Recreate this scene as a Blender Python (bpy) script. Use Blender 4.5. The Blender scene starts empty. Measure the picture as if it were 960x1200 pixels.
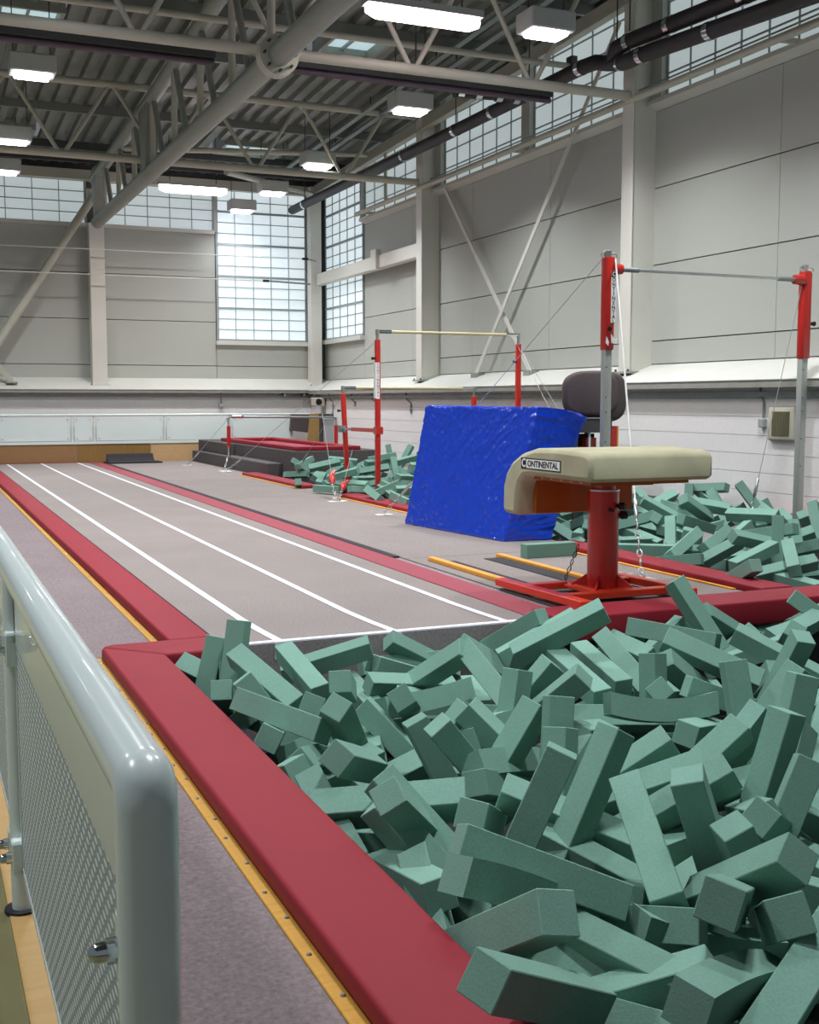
import bpy, bmesh, math, random
from mathutils import Vector, Matrix, Quaternion

scene = bpy.context.scene
COL = scene.collection

# ------------------------------------------------------------------ camera
CAM_H = 1.42
PITCH, YAW = math.radians(5.5425), math.radians(23.331)
cam_data = bpy.data.cameras.new('camera')
cam_data.sensor_fit = 'VERTICAL'
cam_data.sensor_height = 24.0
cam_data.lens = 27.0
cam_data.clip_start = 0.05
cam = bpy.data.objects.new('camera', cam_data)
COL.objects.link(cam)
fw = Vector((math.sin(YAW)*math.cos(PITCH), math.cos(YAW)*math.cos(PITCH), -math.sin(PITCH)))
rt = Vector((math.cos(YAW), -math.sin(YAW), 0))
up = rt.cross(fw)
cam.matrix_world = Matrix(((rt.x, up.x, -fw.x, 0), (rt.y, up.y, -fw.y, 0), (rt.z, up.z, -fw.z, CAM_H), (0, 0, 0, 1)))
scene.camera = cam

# ------------------------------------------------------------------ world and exposure
world = bpy.data.worlds.new('hall_daylight')
scene.world = world
world.use_nodes = True
bg = world.node_tree.nodes['Background']
bg.inputs[0].default_value = (0.80, 0.90, 1.0, 1)
bg.inputs[1].default_value = 0.18
vs = scene.view_settings
vs.view_transform = 'Standard'
vs.look = 'None'
vs.exposure = 0.0
vs.gamma = 1.0
vs.use_curve_mapping = False
LAMP_W = 120.0
TUBE_W = 110.0

# ------------------------------------------------------------------ materials
def lin(h):
    r = []
    for i in (0, 2, 4):
        c = int(h[i:i+2], 16)/255
        r.append(c/12.92 if c <= 0.04045 else ((c+0.055)/1.055)**2.4)
    return (*r, 1)

def new_mat(name):
    m = bpy.data.materials.new(name)
    m.use_nodes = True
    nt = m.node_tree
    return m, nt, nt.nodes['Principled BSDF'], nt.nodes, nt.links

def mat(name, col, rough=0.6, metal=0.0, var=0.06, scale=8.0, bump=0.0, bscale=80.0, coat=0.0, spec=0.5, stretch=None):
    m, nt, b, N, L = new_mat(name)
    c = lin(col)
    b.inputs['Roughness'].default_value = rough
    b.inputs['Metallic'].default_value = metal
    b.inputs['Coat Weight'].default_value = coat
    b.inputs['Specular IOR Level'].default_value = spec
    tc = N.new('ShaderNodeTexCoord')
    vec = tc.outputs['Object']
    if stretch:
        mp = N.new('ShaderNodeMapping'); mp.inputs['Scale'].default_value = stretch
        L.new(vec, mp.inputs[0]); vec = mp.outputs[0]
    nz = N.new('ShaderNodeTexNoise'); nz.inputs['Scale'].default_value = scale; nz.inputs['Detail'].default_value = 5
    L.new(vec, nz.inputs['Vector'])
    mx = N.new('ShaderNodeMix'); mx.data_type = 'RGBA'
    mx.inputs[6].default_value = tuple(max(0, v*(1-var*2.2)) for v in c[:3]) + (1,)
    mx.inputs[7].default_value = tuple(min(1, v*(1+var*2.2)) for v in c[:3]) + (1,)
    L.new(nz.outputs['Fac'], mx.inputs[0])
    L.new(mx.outputs[2], b.inputs['Base Color'])
    if bump:
        n2 = N.new('ShaderNodeTexNoise'); n2.inputs['Scale'].default_value = bscale; n2.inputs['Detail'].default_value = 3
        L.new(vec, n2.inputs['Vector'])
        bp = N.new('ShaderNodeBump'); bp.inputs['Strength'].default_value = bump; bp.inputs['Distance'].default_value = 0.01
        L.new(n2.outputs['Fac'], bp.inputs['Height']); L.new(bp.outputs[0], b.inputs['Normal'])
    return m

def emit(name, col, strength):
    m, nt, b, N, L = new_mat(name)
    b.inputs['Base Color'].default_value = lin(col)
    b.inputs['Emission Color'].default_value = lin(col)
    b.inputs['Emission Strength'].default_value = strength
    b.inputs['Roughness'].default_value = 0.4
    return m

def carpet_mat(name, c1, c2):
    m, nt, b, N, L = new_mat(name)
    tc = N.new('ShaderNodeTexCoord')
    n1 = N.new('ShaderNodeTexNoise'); n1.inputs['Scale'].default_value = 55; n1.inputs['Detail'].default_value = 8; n1.inputs['Roughness'].default_value = 0.75
    n2 = N.new('ShaderNodeTexNoise'); n2.inputs['Scale'].default_value = 1.3; n2.inputs['Detail'].default_value = 4
    L.new(tc.outputs['Object'], n1.inputs['Vector']); L.new(tc.outputs['Object'], n2.inputs['Vector'])
    mx = N.new('ShaderNodeMix'); mx.data_type = 'RGBA'
    mx.inputs[6].default_value = lin(c1); mx.inputs[7].default_value = lin(c2)
    rp = N.new('ShaderNodeValToRGB'); rp.color_ramp.elements[0].position = .3; rp.color_ramp.elements[1].position = .7
    L.new(n1.outputs['Fac'], rp.inputs[0]); L.new(rp.outputs[0], mx.inputs[0])
    m2 = N.new('ShaderNodeMix'); m2.data_type = 'RGBA'; m2.blend_type = 'MULTIPLY'
    r2 = N.new('ShaderNodeMapRange'); r2.inputs[3].default_value = .86; r2.inputs[4].default_value = 1.1
    L.new(n2.outputs['Fac'], r2.inputs[0])
    m2.inputs[0].default_value = 1
    L.new(mx.outputs[2], m2.inputs[6]); L.new(r2.outputs[0], m2.inputs[7])
    L.new(m2.outputs[2], b.inputs['Base Color'])
    b.inputs['Roughness'].default_value = 0.95
    b.inputs['Specular IOR Level'].default_value = 0.15
    bp = N.new('ShaderNodeBump'); bp.inputs['Strength'].default_value = .35; bp.inputs['Distance'].default_value = .004
    L.new(n1.outputs['Fac'], bp.inputs['Height']); L.new(bp.outputs[0], b.inputs['Normal'])
    return m

def foam_mat(name, col):
    m, nt, b, N, L = new_mat(name)
    c = lin(col)
    tc = N.new('ShaderNodeTexCoord')
    oi = N.new('ShaderNodeObjectInfo')
    n1 = N.new('ShaderNodeTexNoise'); n1.inputs['Scale'].default_value = 150; n1.inputs['Detail'].default_value = 3
    n2 = N.new('ShaderNodeTexNoise'); n2.inputs['Scale'].default_value = 6; n2.inputs['Detail'].default_value = 4
    L.new(tc.outputs['Object'], n1.inputs['Vector']); L.new(tc.outputs['Object'], n2.inputs['Vector'])
    def rng(src, lo, hi):
        r = N.new('ShaderNodeMapRange'); r.inputs[3].default_value = lo; r.inputs[4].default_value = hi
        L.new(src, r.inputs[0]); return r.outputs[0]
    v = N.new('ShaderNodeMath'); v.operation = 'MULTIPLY'
    L.new(rng(n1.outputs['Fac'], .80, 1.2), v.inputs[0]); L.new(rng(n2.outputs['Fac'], .88, 1.12), v.inputs[1])
    v2 = N.new('ShaderNodeMath'); v2.operation = 'MULTIPLY'
    L.new(v.outputs[0], v2.inputs[0]); L.new(rng(oi.outputs['Random'], .86, 1.14), v2.inputs[1])
    mx = N.new('ShaderNodeMix'); mx.data_type = 'RGBA'; mx.blend_type = 'MULTIPLY'; mx.inputs[0].default_value = 1
    mx.inputs[6].default_value = c
    L.new(v2.outputs[0], mx.inputs[7])
    L.new(mx.outputs[2], b.inputs['Base Color'])
    b.inputs['Roughness'].default_value = .95
    b.inputs['Specular IOR Level'].default_value = .2
    bp = N.new('ShaderNodeBump'); bp.inputs['Strength'].default_value = .25; bp.inputs['Distance'].default_value = .003
    L.new(n1.outputs['Fac'], bp.inputs['Height']); L.new(bp.outputs[0], b.inputs['Normal'])
    return m

def wrap_mat(name, col):            # blue sheet under clear creased plastic film
    m, nt, b, N, L = new_mat(name)
    tc = N.new('ShaderNodeTexCoord')
    w = N.new('ShaderNodeTexNoise'); w.inputs['Scale'].default_value = 6
    L.new(tc.outputs['Object'], w.inputs['Vector'])
    r = N.new('ShaderNodeMapRange'); r.inputs[3].default_value = .10; r.inputs[4].default_value = .24
    L.new(w.outputs['Fac'], r.inputs[0]); L.new(r.outputs[0], b.inputs['Roughness'])
    b.inputs['Base Color'].default_value = lin(col)
    b.inputs['Specular IOR Level'].default_value = 1.0
    return m

def perforated_mat(name):           # grey sheet, light in its staggered rows of slots painted as pale ovals
    m, nt, b, N, L = new_mat(name)
    tc = N.new('ShaderNodeTexCoord')
    sp = N.new('ShaderNodeSeparateXYZ'); L.new(tc.outputs['Object'], sp.inputs[0])
    def mth(op, a, bb=None):
        n = N.new('ShaderNodeMath'); n.operation = op
        for i, q in enumerate((a, bb)):
            if q is None: continue
            if isinstance(q, (int, float)): n.inputs[i].default_value = q
            else: L.new(q, n.inputs[i])
        return n.outputs[0]
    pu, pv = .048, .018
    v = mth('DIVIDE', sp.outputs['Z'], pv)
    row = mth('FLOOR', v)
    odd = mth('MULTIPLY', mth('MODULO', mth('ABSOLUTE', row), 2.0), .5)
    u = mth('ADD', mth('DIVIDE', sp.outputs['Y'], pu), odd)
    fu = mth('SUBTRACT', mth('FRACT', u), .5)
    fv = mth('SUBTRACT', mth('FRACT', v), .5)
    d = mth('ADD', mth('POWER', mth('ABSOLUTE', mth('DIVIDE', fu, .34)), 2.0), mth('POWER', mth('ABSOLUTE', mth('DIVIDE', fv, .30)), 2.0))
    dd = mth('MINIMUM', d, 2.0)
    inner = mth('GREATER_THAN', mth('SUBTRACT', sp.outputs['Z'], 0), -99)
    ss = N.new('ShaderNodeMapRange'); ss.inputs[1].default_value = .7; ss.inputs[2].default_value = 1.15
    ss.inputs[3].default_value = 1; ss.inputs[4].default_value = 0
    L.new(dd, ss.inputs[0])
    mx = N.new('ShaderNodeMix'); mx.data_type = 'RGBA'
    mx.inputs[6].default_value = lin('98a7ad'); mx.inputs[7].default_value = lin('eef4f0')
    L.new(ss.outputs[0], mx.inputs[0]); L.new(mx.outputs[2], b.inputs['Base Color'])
    bp = N.new('ShaderNodeBump'); bp.inputs['Strength'].default_value = .8; bp.inputs['Distance'].default_value = .003
    L.new(ss.outputs[0], bp.inputs['Height']); L.new(bp.outputs[0], b.inputs['Normal'])
    b.inputs['Roughness'].default_value = .45
    return m

def wood_mat(name, c1, c2, stretch=(1, 8, 1), scale=3.0, rough=.55):
    m, nt, b, N, L = new_mat(name)
    tc = N.new('ShaderNodeTexCoord')
    mp = N.new('ShaderNodeMapping'); mp.inputs['Scale'].default_value = stretch
    nz = N.new('ShaderNodeTexNoise'); nz.inputs['Scale'].default_value = scale; nz.inputs['Detail'].default_value = 6; nz.inputs['Distortion'].default_value = .6
    L.new(tc.outputs['Object'], mp.inputs[0]); L.new(mp.outputs[0], nz.inputs['Vector'])
    mx = N.new('ShaderNodeMix'); mx.data_type = 'RGBA'
    mx.inputs[6].default_value = lin(c1); mx.inputs[7].default_value = lin(c2)
    L.new(nz.outputs['Fac'], mx.inputs[0]); L.new(mx.outputs[2], b.inputs['Base Color'])
    b.inputs['Roughness'].default_value = rough
    return m

M = dict(
    foam=foam_mat('green_foam', '799f90'),
    carpet=carpet_mat('grey_carpet', '7d7571', '9c938f'),
    carpet_dark=carpet_mat('mauve_carpet', '6e6364', '988b8c'),
    carpet_end=carpet_mat('charcoal_carpet', '7d7476', 'a39899'),
    step_carpet=carpet_mat('step_carpet', '524d4e', '6b6566'),
    red=mat('red_vinyl', '8d1f2d', .62, var=.05, scale=2.5, bump=.08, bscale=18, spec=.28),
    redmat=mat('red_strip', '96404c', .8, var=.06, scale=40),
    black=mat('black_rubber', '26242a', .8, var=.08, scale=20),
    tape=mat('white_tape', 'e4e2ee', .6, var=.02, scale=14),
    yellow=wood_mat('yellow_wood', 'b8831f', 'dca845', (1, 12, 1), 5),
    orange=wood_mat('orange_wood', 'd98a1e', 'f0b04a', (1, 10, 1), 4),
    vorange=wood_mat('varnished_birch', '9a4a12', 'b8641c', (1, 1, 10), 2, .3),
    screw=mat('steel_screw', 'b9bdb8', .3, .9, var=.03),
    steel=mat('bright_steel', 'c6cac8', .28, .85, var=.05, scale=20),
    chrome=mat('chrome', 'cfd6dc', .12, 1.0, var=.02),
    galv=mat('galvanised_steel', '8f9896', .45, .5, var=.12, scale=6),
    alu=mat('aluminium', 'b9beb8', .42, .55, var=.05, scale=30),
    white_paint=mat('white_gloss_paint', 'dfece9', .25, var=.015, scale=3, coat=.5),
    red_paint=mat('red_enamel', 'c0261e', .3, var=.05, scale=9, coat=.3),
    red_frame=mat('red_frame_enamel', 'd63a1e', .35, var=.08, scale=7, coat=.2),
    col_red=mat('red_column_enamel', 'c0241f', .3, var=.10, scale=5, coat=.3),
    suede=mat('cream_suede', 'b1ac90', .9, var=.13, scale=4.5, bump=.12, bscale=120, spec=.15),
    label_w=mat('white_label', 'eeeeec', .5, var=.01),
    label_k=mat('black_print', '111113', .5, var=.01),
    steelwork=mat('cream_steelwork', 'bcbbac', .5, var=.05, scale=2),
    steelgrey=mat('grey_green_steelwork', '93988f', .5, var=.07, scale=2),
    column=mat('column_paint', 'd6d5cb', .5, var=.04, scale=1.5),
    cladding=mat('grey_cladding', 'b0b3ab', .55, var=.035, scale=.8),
    joint=mat('dark_joint', '5d605d', .8, var=.05),
    block=mat('painted_block', 'e6e3e1', .7, var=.03, scale=6, bump=.12, bscale=45),
    mortar=mat('painted_mortar', 'd8d4d2', .8, var=.04, scale=12),
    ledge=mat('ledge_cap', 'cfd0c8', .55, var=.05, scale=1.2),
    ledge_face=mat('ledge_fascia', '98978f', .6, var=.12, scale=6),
    deck=mat('galvanised_deck', '7d827c', .5, .2, var=.12, scale=3),
    dark=mat('dark_steel', '3d403f', .6, var=.1, scale=5),
    pane=emit('daylit_clerestory', 'c2ced0', .60),
    pane_low=emit('daylit_window', 'd2dfe4', .72),
    sky_pane=emit('daylit_rooflight', 'b8d3d9', .75),
    bars=mat('grey_glazing_bar', '9aa3a4', .5, var=.05),
    lamp=emit('lamp_lens', 'f4f0ff', 14),
    tube=emit('tube_lamp', 'ffeaf2', 12),
    housing=mat('lamp_housing', 'b9bdba', .5, var=.03),
    pipe=mat('black_pipe_lagging', '2b2729', .55, var=.15, scale=7, bump=.2, bscale=25),
    blue=wrap_mat('blue_plastic_wrap', '083dc4'),
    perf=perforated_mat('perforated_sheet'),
    vinyl=mat('tan_vinyl_floor', '7d784f', .5, var=.12, scale=5),
    tan=wood_mat('pale_wood', '9c7b48', 'b39258', (1, 10, 1), 3),
    ply_a=wood_mat('plywood_brown', '8c6a45', 'a17a50', (1, 1, 3), 6),
    ply_b=wood_mat('plywood_dark', '80602c', '9a7a44', (6, 1, 1), 3),
    ply_c=wood_mat('plywood_pale', 'bd986a', 'cfae80', (1, 1, 3), 6),
    fleece=mat('grey_velour', '5e5455', .95, var=.06, scale=30, spec=.1),
    darkbox=mat('dark_grey_paint', '474244', .7, var=.06),
    grille=mat('olive_grille', '6d6a50', .6, var=.1, scale=40),
    cream=mat('cream_plastic', 'c3bfae', .45, var=.03),
    greyplastic=mat('grey_plastic', 'a4a7a8', .5, var=.04),
    cable=mat('wire_rope', 'b4b8b6', .4, .6, var=.08),
    rope=mat('white_rope', 'dcdcd6', .7, var=.03),
    fibre=mat('fibreglass_bar', 'cfc59b', .45, var=.04),
    pitdark=mat('pit_lining', '2a2a2c', .9, var=.1),
)

# ------------------------------------------------------------------ object helpers
LOC = {}
def tag(o, label=None, cat=None, group=None, kind=None):
    if label: o['label'] = label
    if cat: o['category'] = cat
    if group: o['group'] = group
    if kind: o['kind'] = kind
    return o

def thing(name, loc, label, cat, group=None):
    o = bpy.data.objects.new(name, None)
    o.empty_display_size = .1
    COL.objects.link(o)
    o.location = loc
    LOC[o] = Vector(loc)
    return tag(o, label, cat, group)

def struct_empty(name, loc=(0, 0, 0)):
    o = bpy.data.objects.new(name, None); COL.objects.link(o); o.location = loc
    LOC[o] = Vector(loc); o['kind'] = 'structure'
    return o

def basis(d):
    d = Vector(d).normalized()
    a = Vector((0, 0, 1)) if abs(d.z) < .9 else Vector((1, 0, 0))
    u = d.cross(a).normalized(); w = d.cross(u).normalized()
    return d, u, w

class MB:
    """collects shapes in world metres and links them as one mesh object"""
    def __init__(s):
        s.v = []; s.f = []; s.sm = []
    def add(s, vs, fs, smooth=False):
        n = len(s.v)
        s.v += [Vector(v) for v in vs]
        s.f += [tuple(i+n for i in f) for f in fs]
        s.sm += [smooth]*len(fs)
        return s
    def box(s, x0, x1, y0, y1, z0, z1):
        vs = [(x, y, z) for z in (z0, z1) for y in (y0, y1) for x in (x0, x1)]
        return s.add(vs, [(0, 2, 3, 1), (4, 5, 7, 6), (0, 1, 5, 4), (2, 6, 7, 3), (0, 4, 6, 2), (1, 3, 7, 5)])
    def bar(s, a, b, w, h=None, side=None):
        a, b = Vector(a), Vector(b); h = h or w
        d = (b-a).normalized()
        u = Vector(side).normalized() if side else basis(d)[1]
        u = (u - d*u.dot(d)).normalized(); k = d.cross(u)
        vs = [p + u*(w/2*i) + k*(h/2*j) for p in (a, b) for j in (-1, 1) for i in (-1, 1)]
        return s.add(vs, [(0, 2, 3, 1), (4, 5, 7, 6), (0, 1, 5, 4), (2, 6, 7, 3), (0, 4, 6, 2), (1, 3, 7, 5)])
    def tube(s, pts, r, n=10, caps=True):
        pts = [Vector(p) for p in pts]
        rr = r if isinstance(r, (list, tuple)) else [r]*len(pts)
        rings = []; u = None
        for i, p in enumerate(pts):
            d = (pts[min(i+1, len(pts)-1)] - pts[max(i-1, 0)]).normalized()
            if u is None: u = basis(d)[1]
            u = (u - d*u.dot(d)).normalized(); w = d.cross(u)
            rings.append([p + (u*math.cos(2*math.pi*k/n) + w*math.sin(2*math.pi*k/n))*rr[i] for k in range(n)])
        vs = [q for r_ in rings for q in r_]
        fs = [(i*n+k, i*n+(k+1) % n, (i+1)*n+(k+1) % n, (i+1)*n+k) for i in range(len(pts)-1) for k in range(n)]
        s.add(vs, fs, True)
        if caps:
            s.add(rings[0], [tuple(range(n))[::-1]]); s.add(rings[-1], [tuple(range(n))])
        return s
    def prism(s, poly, axis, a, b):
        """polygon in the plane across axis, extruded from a to b"""
        def P(p, t):
            return (t, p[0], p[1]) if axis == 0 else (p[0], t, p[1]) if axis == 1 else (p[0], p[1], t)
        n = len(poly)
        vs = [P(p, a) for p in poly] + [P(p, b) for p in poly]
        fs = [tuple(range(n))[::-1], tuple(range(n, 2*n))] + [(i, (i+1) % n, n+(i+1) % n, n+i) for i in range(n)]
        return s.add(vs, fs)
    def torus(s, c, nrm, R, r, n=14, m=6, stretch=None):
        d, u, w = basis(nrm)
        if stretch: u = Vector(stretch[0]).normalized(); w = d.cross(u)
        k = stretch[1] if stretch else 1.0
        pts = []
        for i in range(n+1):
            t = 2*math.pi*i/n
            pts.append(Vector(c) + u*(math.cos(t)*R*k) + w*(math.sin(t)*R))
        return s.tube(pts, r, m, False)
    def build(s, name, m, parent=None, bevel=0, seg=2, recalc=True):
        me = bpy.data.meshes.new(name)
        o = bpy.data.objects.new(name, me)
        org = Vector((0, 0, 0)); q = parent
        while q is not None:
            org += LOC.get(q, Vector((0, 0, 0))); q = q.parent
        if parent is None:
            lo = [min(v[i] for v in s.v) for i in range(3)]; hi = [max(v[i] for v in s.v) for i in range(3)]
            org = Vector(((lo[0]+hi[0])/2, (lo[1]+hi[1])/2, lo[2]))
            o.location = org; LOC[o] = org.copy()
        me.from_pydata([tuple(v-org) for v in s.v], [], s.f)
        for p, f in zip(me.polygons, s.sm): p.use_smooth = f
        if recalc:
            bm = bmesh.new(); bm.from_mesh(me); bmesh.ops.recalc_face_normals(bm, faces=bm.faces)
            if bevel:
                es = [e for e in bm.edges if e.is_manifold and e.calc_face_angle(0) > .5]
                bmesh.ops.bevel(bm, geom=es, offset=bevel, segments=seg, profile=.5, affect='EDGES')
                for f in bm.faces: f.smooth = seg > 1
            bm.to_mesh(me); bm.free()
        me.materials.append(m)
        if bevel and seg > 1:
            me.set_sharp_from_angle(angle=.7) if hasattr(me, 'set_sharp_from_angle') else None
        COL.objects.link(o)
        if parent is not None: o.parent = parent
        return o

def share(src, name, loc, parent, scale=None, rot=None):
    """another object on the same mesh; loc is in world metres"""
    o = bpy.data.objects.new(name, src.data if hasattr(src, 'data') else src)
    COL.objects.link(o); o.parent = parent
    org = Vector((0, 0, 0)); q = parent
    while q is not None:
        org += LOC.get(q, Vector((0, 0, 0))); q = q.parent
    o.location = Vector(loc)-org
    if scale: o.scale = scale
    if rot: o.rotation_euler = rot
    return o

def unit_box(name, m, bevel=0):
    bm = bmesh.new(); bmesh.ops.create_cube(bm, size=1)
    if bevel: bmesh.ops.bevel(bm, geom=bm.edges[:], offset=bevel, segments=1, affect='EDGES')
    me = bpy.data.meshes.new(name); bm.to_mesh(me); bm.free(); me.materials.append(m)
    return me

def lettering(text, loc, size, normal, upv, parent, m, name='lettering', align='CENTER', bold=.0, width=None):
    cu = bpy.data.curves.new(name, 'FONT')
    cu.body = text; cu.size = size; cu.align_x = align; cu.align_y = 'CENTER'
    cu.extrude = .0006; cu.offset = bold; cu.resolution_u = 3
    cu.materials.append(m)
    tmp = bpy.data.objects.new(name, cu); COL.objects.link(tmp)
    dg = bpy.context.evaluated_depsgraph_get()
    me = bpy.data.meshes.new_from_object(tmp.evaluated_get(dg))
    bpy.data.objects.remove(tmp)
    o = bpy.data.objects.new(name, me); COL.objects.link(o)
    n = Vector(normal).normalized(); uu = Vector(upv).normalized(); r = uu.cross(n)
    if width:
        xs = [v.co.x for v in me.vertices]; k = width/(max(xs)-min(xs))
        for v in me.vertices: v.co.x *= k
    o.parent = parent
    org = Vector((0, 0, 0)); q = parent
    while q is not None:
        org += LOC.get(q, Vector((0, 0, 0))); q = q.parent
    o.matrix_local = Matrix.Translation(Vector(loc)-org) @ Matrix(((r.x, uu.x, n.x, 0), (r.y, uu.y, n.y, 0), (r.z, uu.z, n.z, 0), (0, 0, 0, 1)))
    return o

def chain(parent, a, b, r=.012, pitch=.055, m=None, name='chain'):
    a, b = Vector(a), Vector(b); d = b-a; n = max(2, int(d.length/pitch)); dn = d.normalized()
    _, u, w = basis(dn)
    mb = MB()
    for i in range(n):
        c = a + d*((i+.5)/n)
        mb.torus(c, u if i % 2 else w, r, r*.32, 8, 4, (dn, 1.9))
    return mb.build(name, m or M['steel'], parent)

# ================================================================== SETTING
PIT_R = 9.28                         # face of the block wall
# floors
f = MB().box(.28, .93, -2, 6.7, -.12, -.06).box(.28, 1.34, 6.7, 27.1, -.12, -.06).build('floor', M['carpet_dark'])
f['kind'] = 'structure'
MB().box(-6, .2, -5, 27.1, -.14, -.02).build('floor', M['vinyl'])['kind'] = 'structure'
MB().box(.2, .28, -5, 27.1, -.14, -.015).build('trim_1', M['tan'])['kind'] = 'structure'
MB().box(1.2, 9.4, -2.0, 6.7, -.85, -.75).build('floor', M['pitdark'])['kind'] = 'structure'
MB().box(5.6, 9.4, 6.7, 27.5, -.62, -.55).build('floor', M['pitdark'])['kind'] = 'structure'
MB().box(1.2, 1.27, -2, 6.6, -.75, -.065).build('wall_pit_left', M['pitdark'])['kind'] = 'structure'
MB().box(3.7, 9.4, 6.3, 6.6, -.75, -.13).build('wall_pit_back', M['pitdark'])['kind'] = 'structure'
MB().box(1.2, 9.4, -2.1, -2.0, -.75, -.02).build('wall_pit_front', M['pitdark'])['kind'] = 'structure'
MB().box(3.69, 5.98, 6.6, 27.15, -.55, -.012).build('floor', M['carpet_end'])['kind'] = 'structure'
MB().box(-6, 9.4, -6, -2.1, -.2, -.02).build('floor', M['carpet_dark'])['kind'] = 'structure'

# right wall: block base, ledge, cladding
wr = MB().box(PIT_R+.02, 9.6, -6, 28.6, -.75, 1.66).build('wall_right', M['mortar']); wr['kind'] = 'structure'
bl = unit_box('block', M['block'], 0)
zj = [.115 + .222*i for i in range(8)]
n = 0
for r in range(7):
    y = 8.9 + (.225 if r % 2 else 0)
    while y < 27.9 and n < 295:
        o = bpy.data.objects.new('block', bl); COL.objects.link(o); o.parent = wr
        o.location = Vector((PIT_R+.012, y+.225, (zj[r]+zj[r+1])/2)) - LOC[wr]
        o.scale = (.024, .4493, .2165)
        y += .45; n += 1
rest = MB()
for r in range(7):
    y = 8.895 + (.225 if r % 2 else 0)
    while y > -5.5:
        y -= .45
        rest.box(PIT_R, PIT_R+.024, y+.0005, y+.4495, zj[r]+.003, zj[r+1]-.003)
rest.build('blocks', M['block'], wr)['kind'] = 'stuff'
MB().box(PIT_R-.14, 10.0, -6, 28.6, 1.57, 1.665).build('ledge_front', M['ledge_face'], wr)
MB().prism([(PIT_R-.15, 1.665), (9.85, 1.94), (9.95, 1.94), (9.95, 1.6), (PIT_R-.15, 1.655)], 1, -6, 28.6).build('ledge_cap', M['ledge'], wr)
g = MB(); g.box(PIT_R-.05, PIT_R+.02, -6, 27.9, 1.46, 1.52); g.build('cable_trunking', M['galv'], wr)

back = MB().box(9.86, 10.0, -6, 28.6, 1.9, 7.6).build('wall_right', M['joint']); back['kind'] = 'structure'
pan = unit_box('wall_panel', M['cladding'])
ZR = [1.93, 2.26, 3.33, 4.40, 5.46]
YR = [28.2, 25.36, 22.55, 19.72, 16.86, 14.1, 11.36, 8.6, 5.8, 3.0, .2, -2.6, -6]
for i in range(len(YR)-1):
    y1, y0 = YR[i], YR[i+1]
    for k in range(4):
        z0, z1 = ZR[k], ZR[k+1]
        if i == 0 and k >= 2: continue
        if i == 0 and k == 1: z1 = 2.86
        o = bpy.data.objects.new('wall_panel', pan); COL.objects.link(o); o.parent = back
        o.location = Vector((9.83, (y0+y1)/2, (z0+z1)/2)) - LOC[back]
        o.scale = (.06, y1-y0-.008, z1-z0-.016)
MB().prism([(9.80, 5.46), (9.64, 5.52), (9.64, 5.58), (9.86, 5.60), (9.86, 5.46)], 1, -6, 25.3).build('window_ledge', M['ledge'], back)

# back wall
bw = MB().box(-6, 9.6, 27.77, 28.3, -.2, 1.66).build('wall_back', M['mortar']); bw['kind'] = 'structure'
for r in range(3, 7):
    x = 9.05 - (.225 if r % 2 else 0)
    while x > -.3:
        o = bpy.data.objects.new('block', bl); COL.objects.link(o); o.parent = bw
        o.location = Vector((x, 27.765, (zj[r]+zj[r+1])/2)) - LOC[bw]
        o.scale = (.4493, .024, .2165)
        x -= .45
MB().box(-6, 9.6, 27.52, 28.4, 1.60, 1.68).build('ledge_front', M['ledge_face'], bw)
MB().prism([(27.5, 1.68), (28.22, 1.96), (28.4, 1.96), (28.4, 1.62), (27.5, 1.665)], 0, -6, 9.9).build('ledge_cap', M['ledge'], bw)
MB().box(-6, 9.3, 27.70, 27.77, 1.49, 1.55).build('cable_trunking', M['galv'], bw)
back2 = MB().box(-6, 9.9, 28.26, 28.5, 1.9, 7.3).build('wall_back', M['joint']); back2['kind'] = 'structure'
XB = [9.6, 6.98, 4.1, 1.35, -1.4, -4.0, -6]
for i in range(len(XB)-1):
    for k in range(4):
        z0, z1 = ZR[k], ZR[k+1]
        if i == 0 and k >= 2: continue
        if i == 0 and k == 1: z1 = 2.80
        o = bpy.data.objects.new('wall_panel', pan); COL.objects.link(o); o.parent = back2
        o.location = Vector(((XB[i]+XB[i+1])/2, 28.23, (z0+z1)/2)) - LOC[back2]
        o.scale = (XB[i]-XB[i+1]-.012, .06, z1-z0-.016)
MB().box(-6, 6.95, 28.08, 28.26, 5.44, 5.53).build('window_ledge', M['ledge'], back2)

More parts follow.
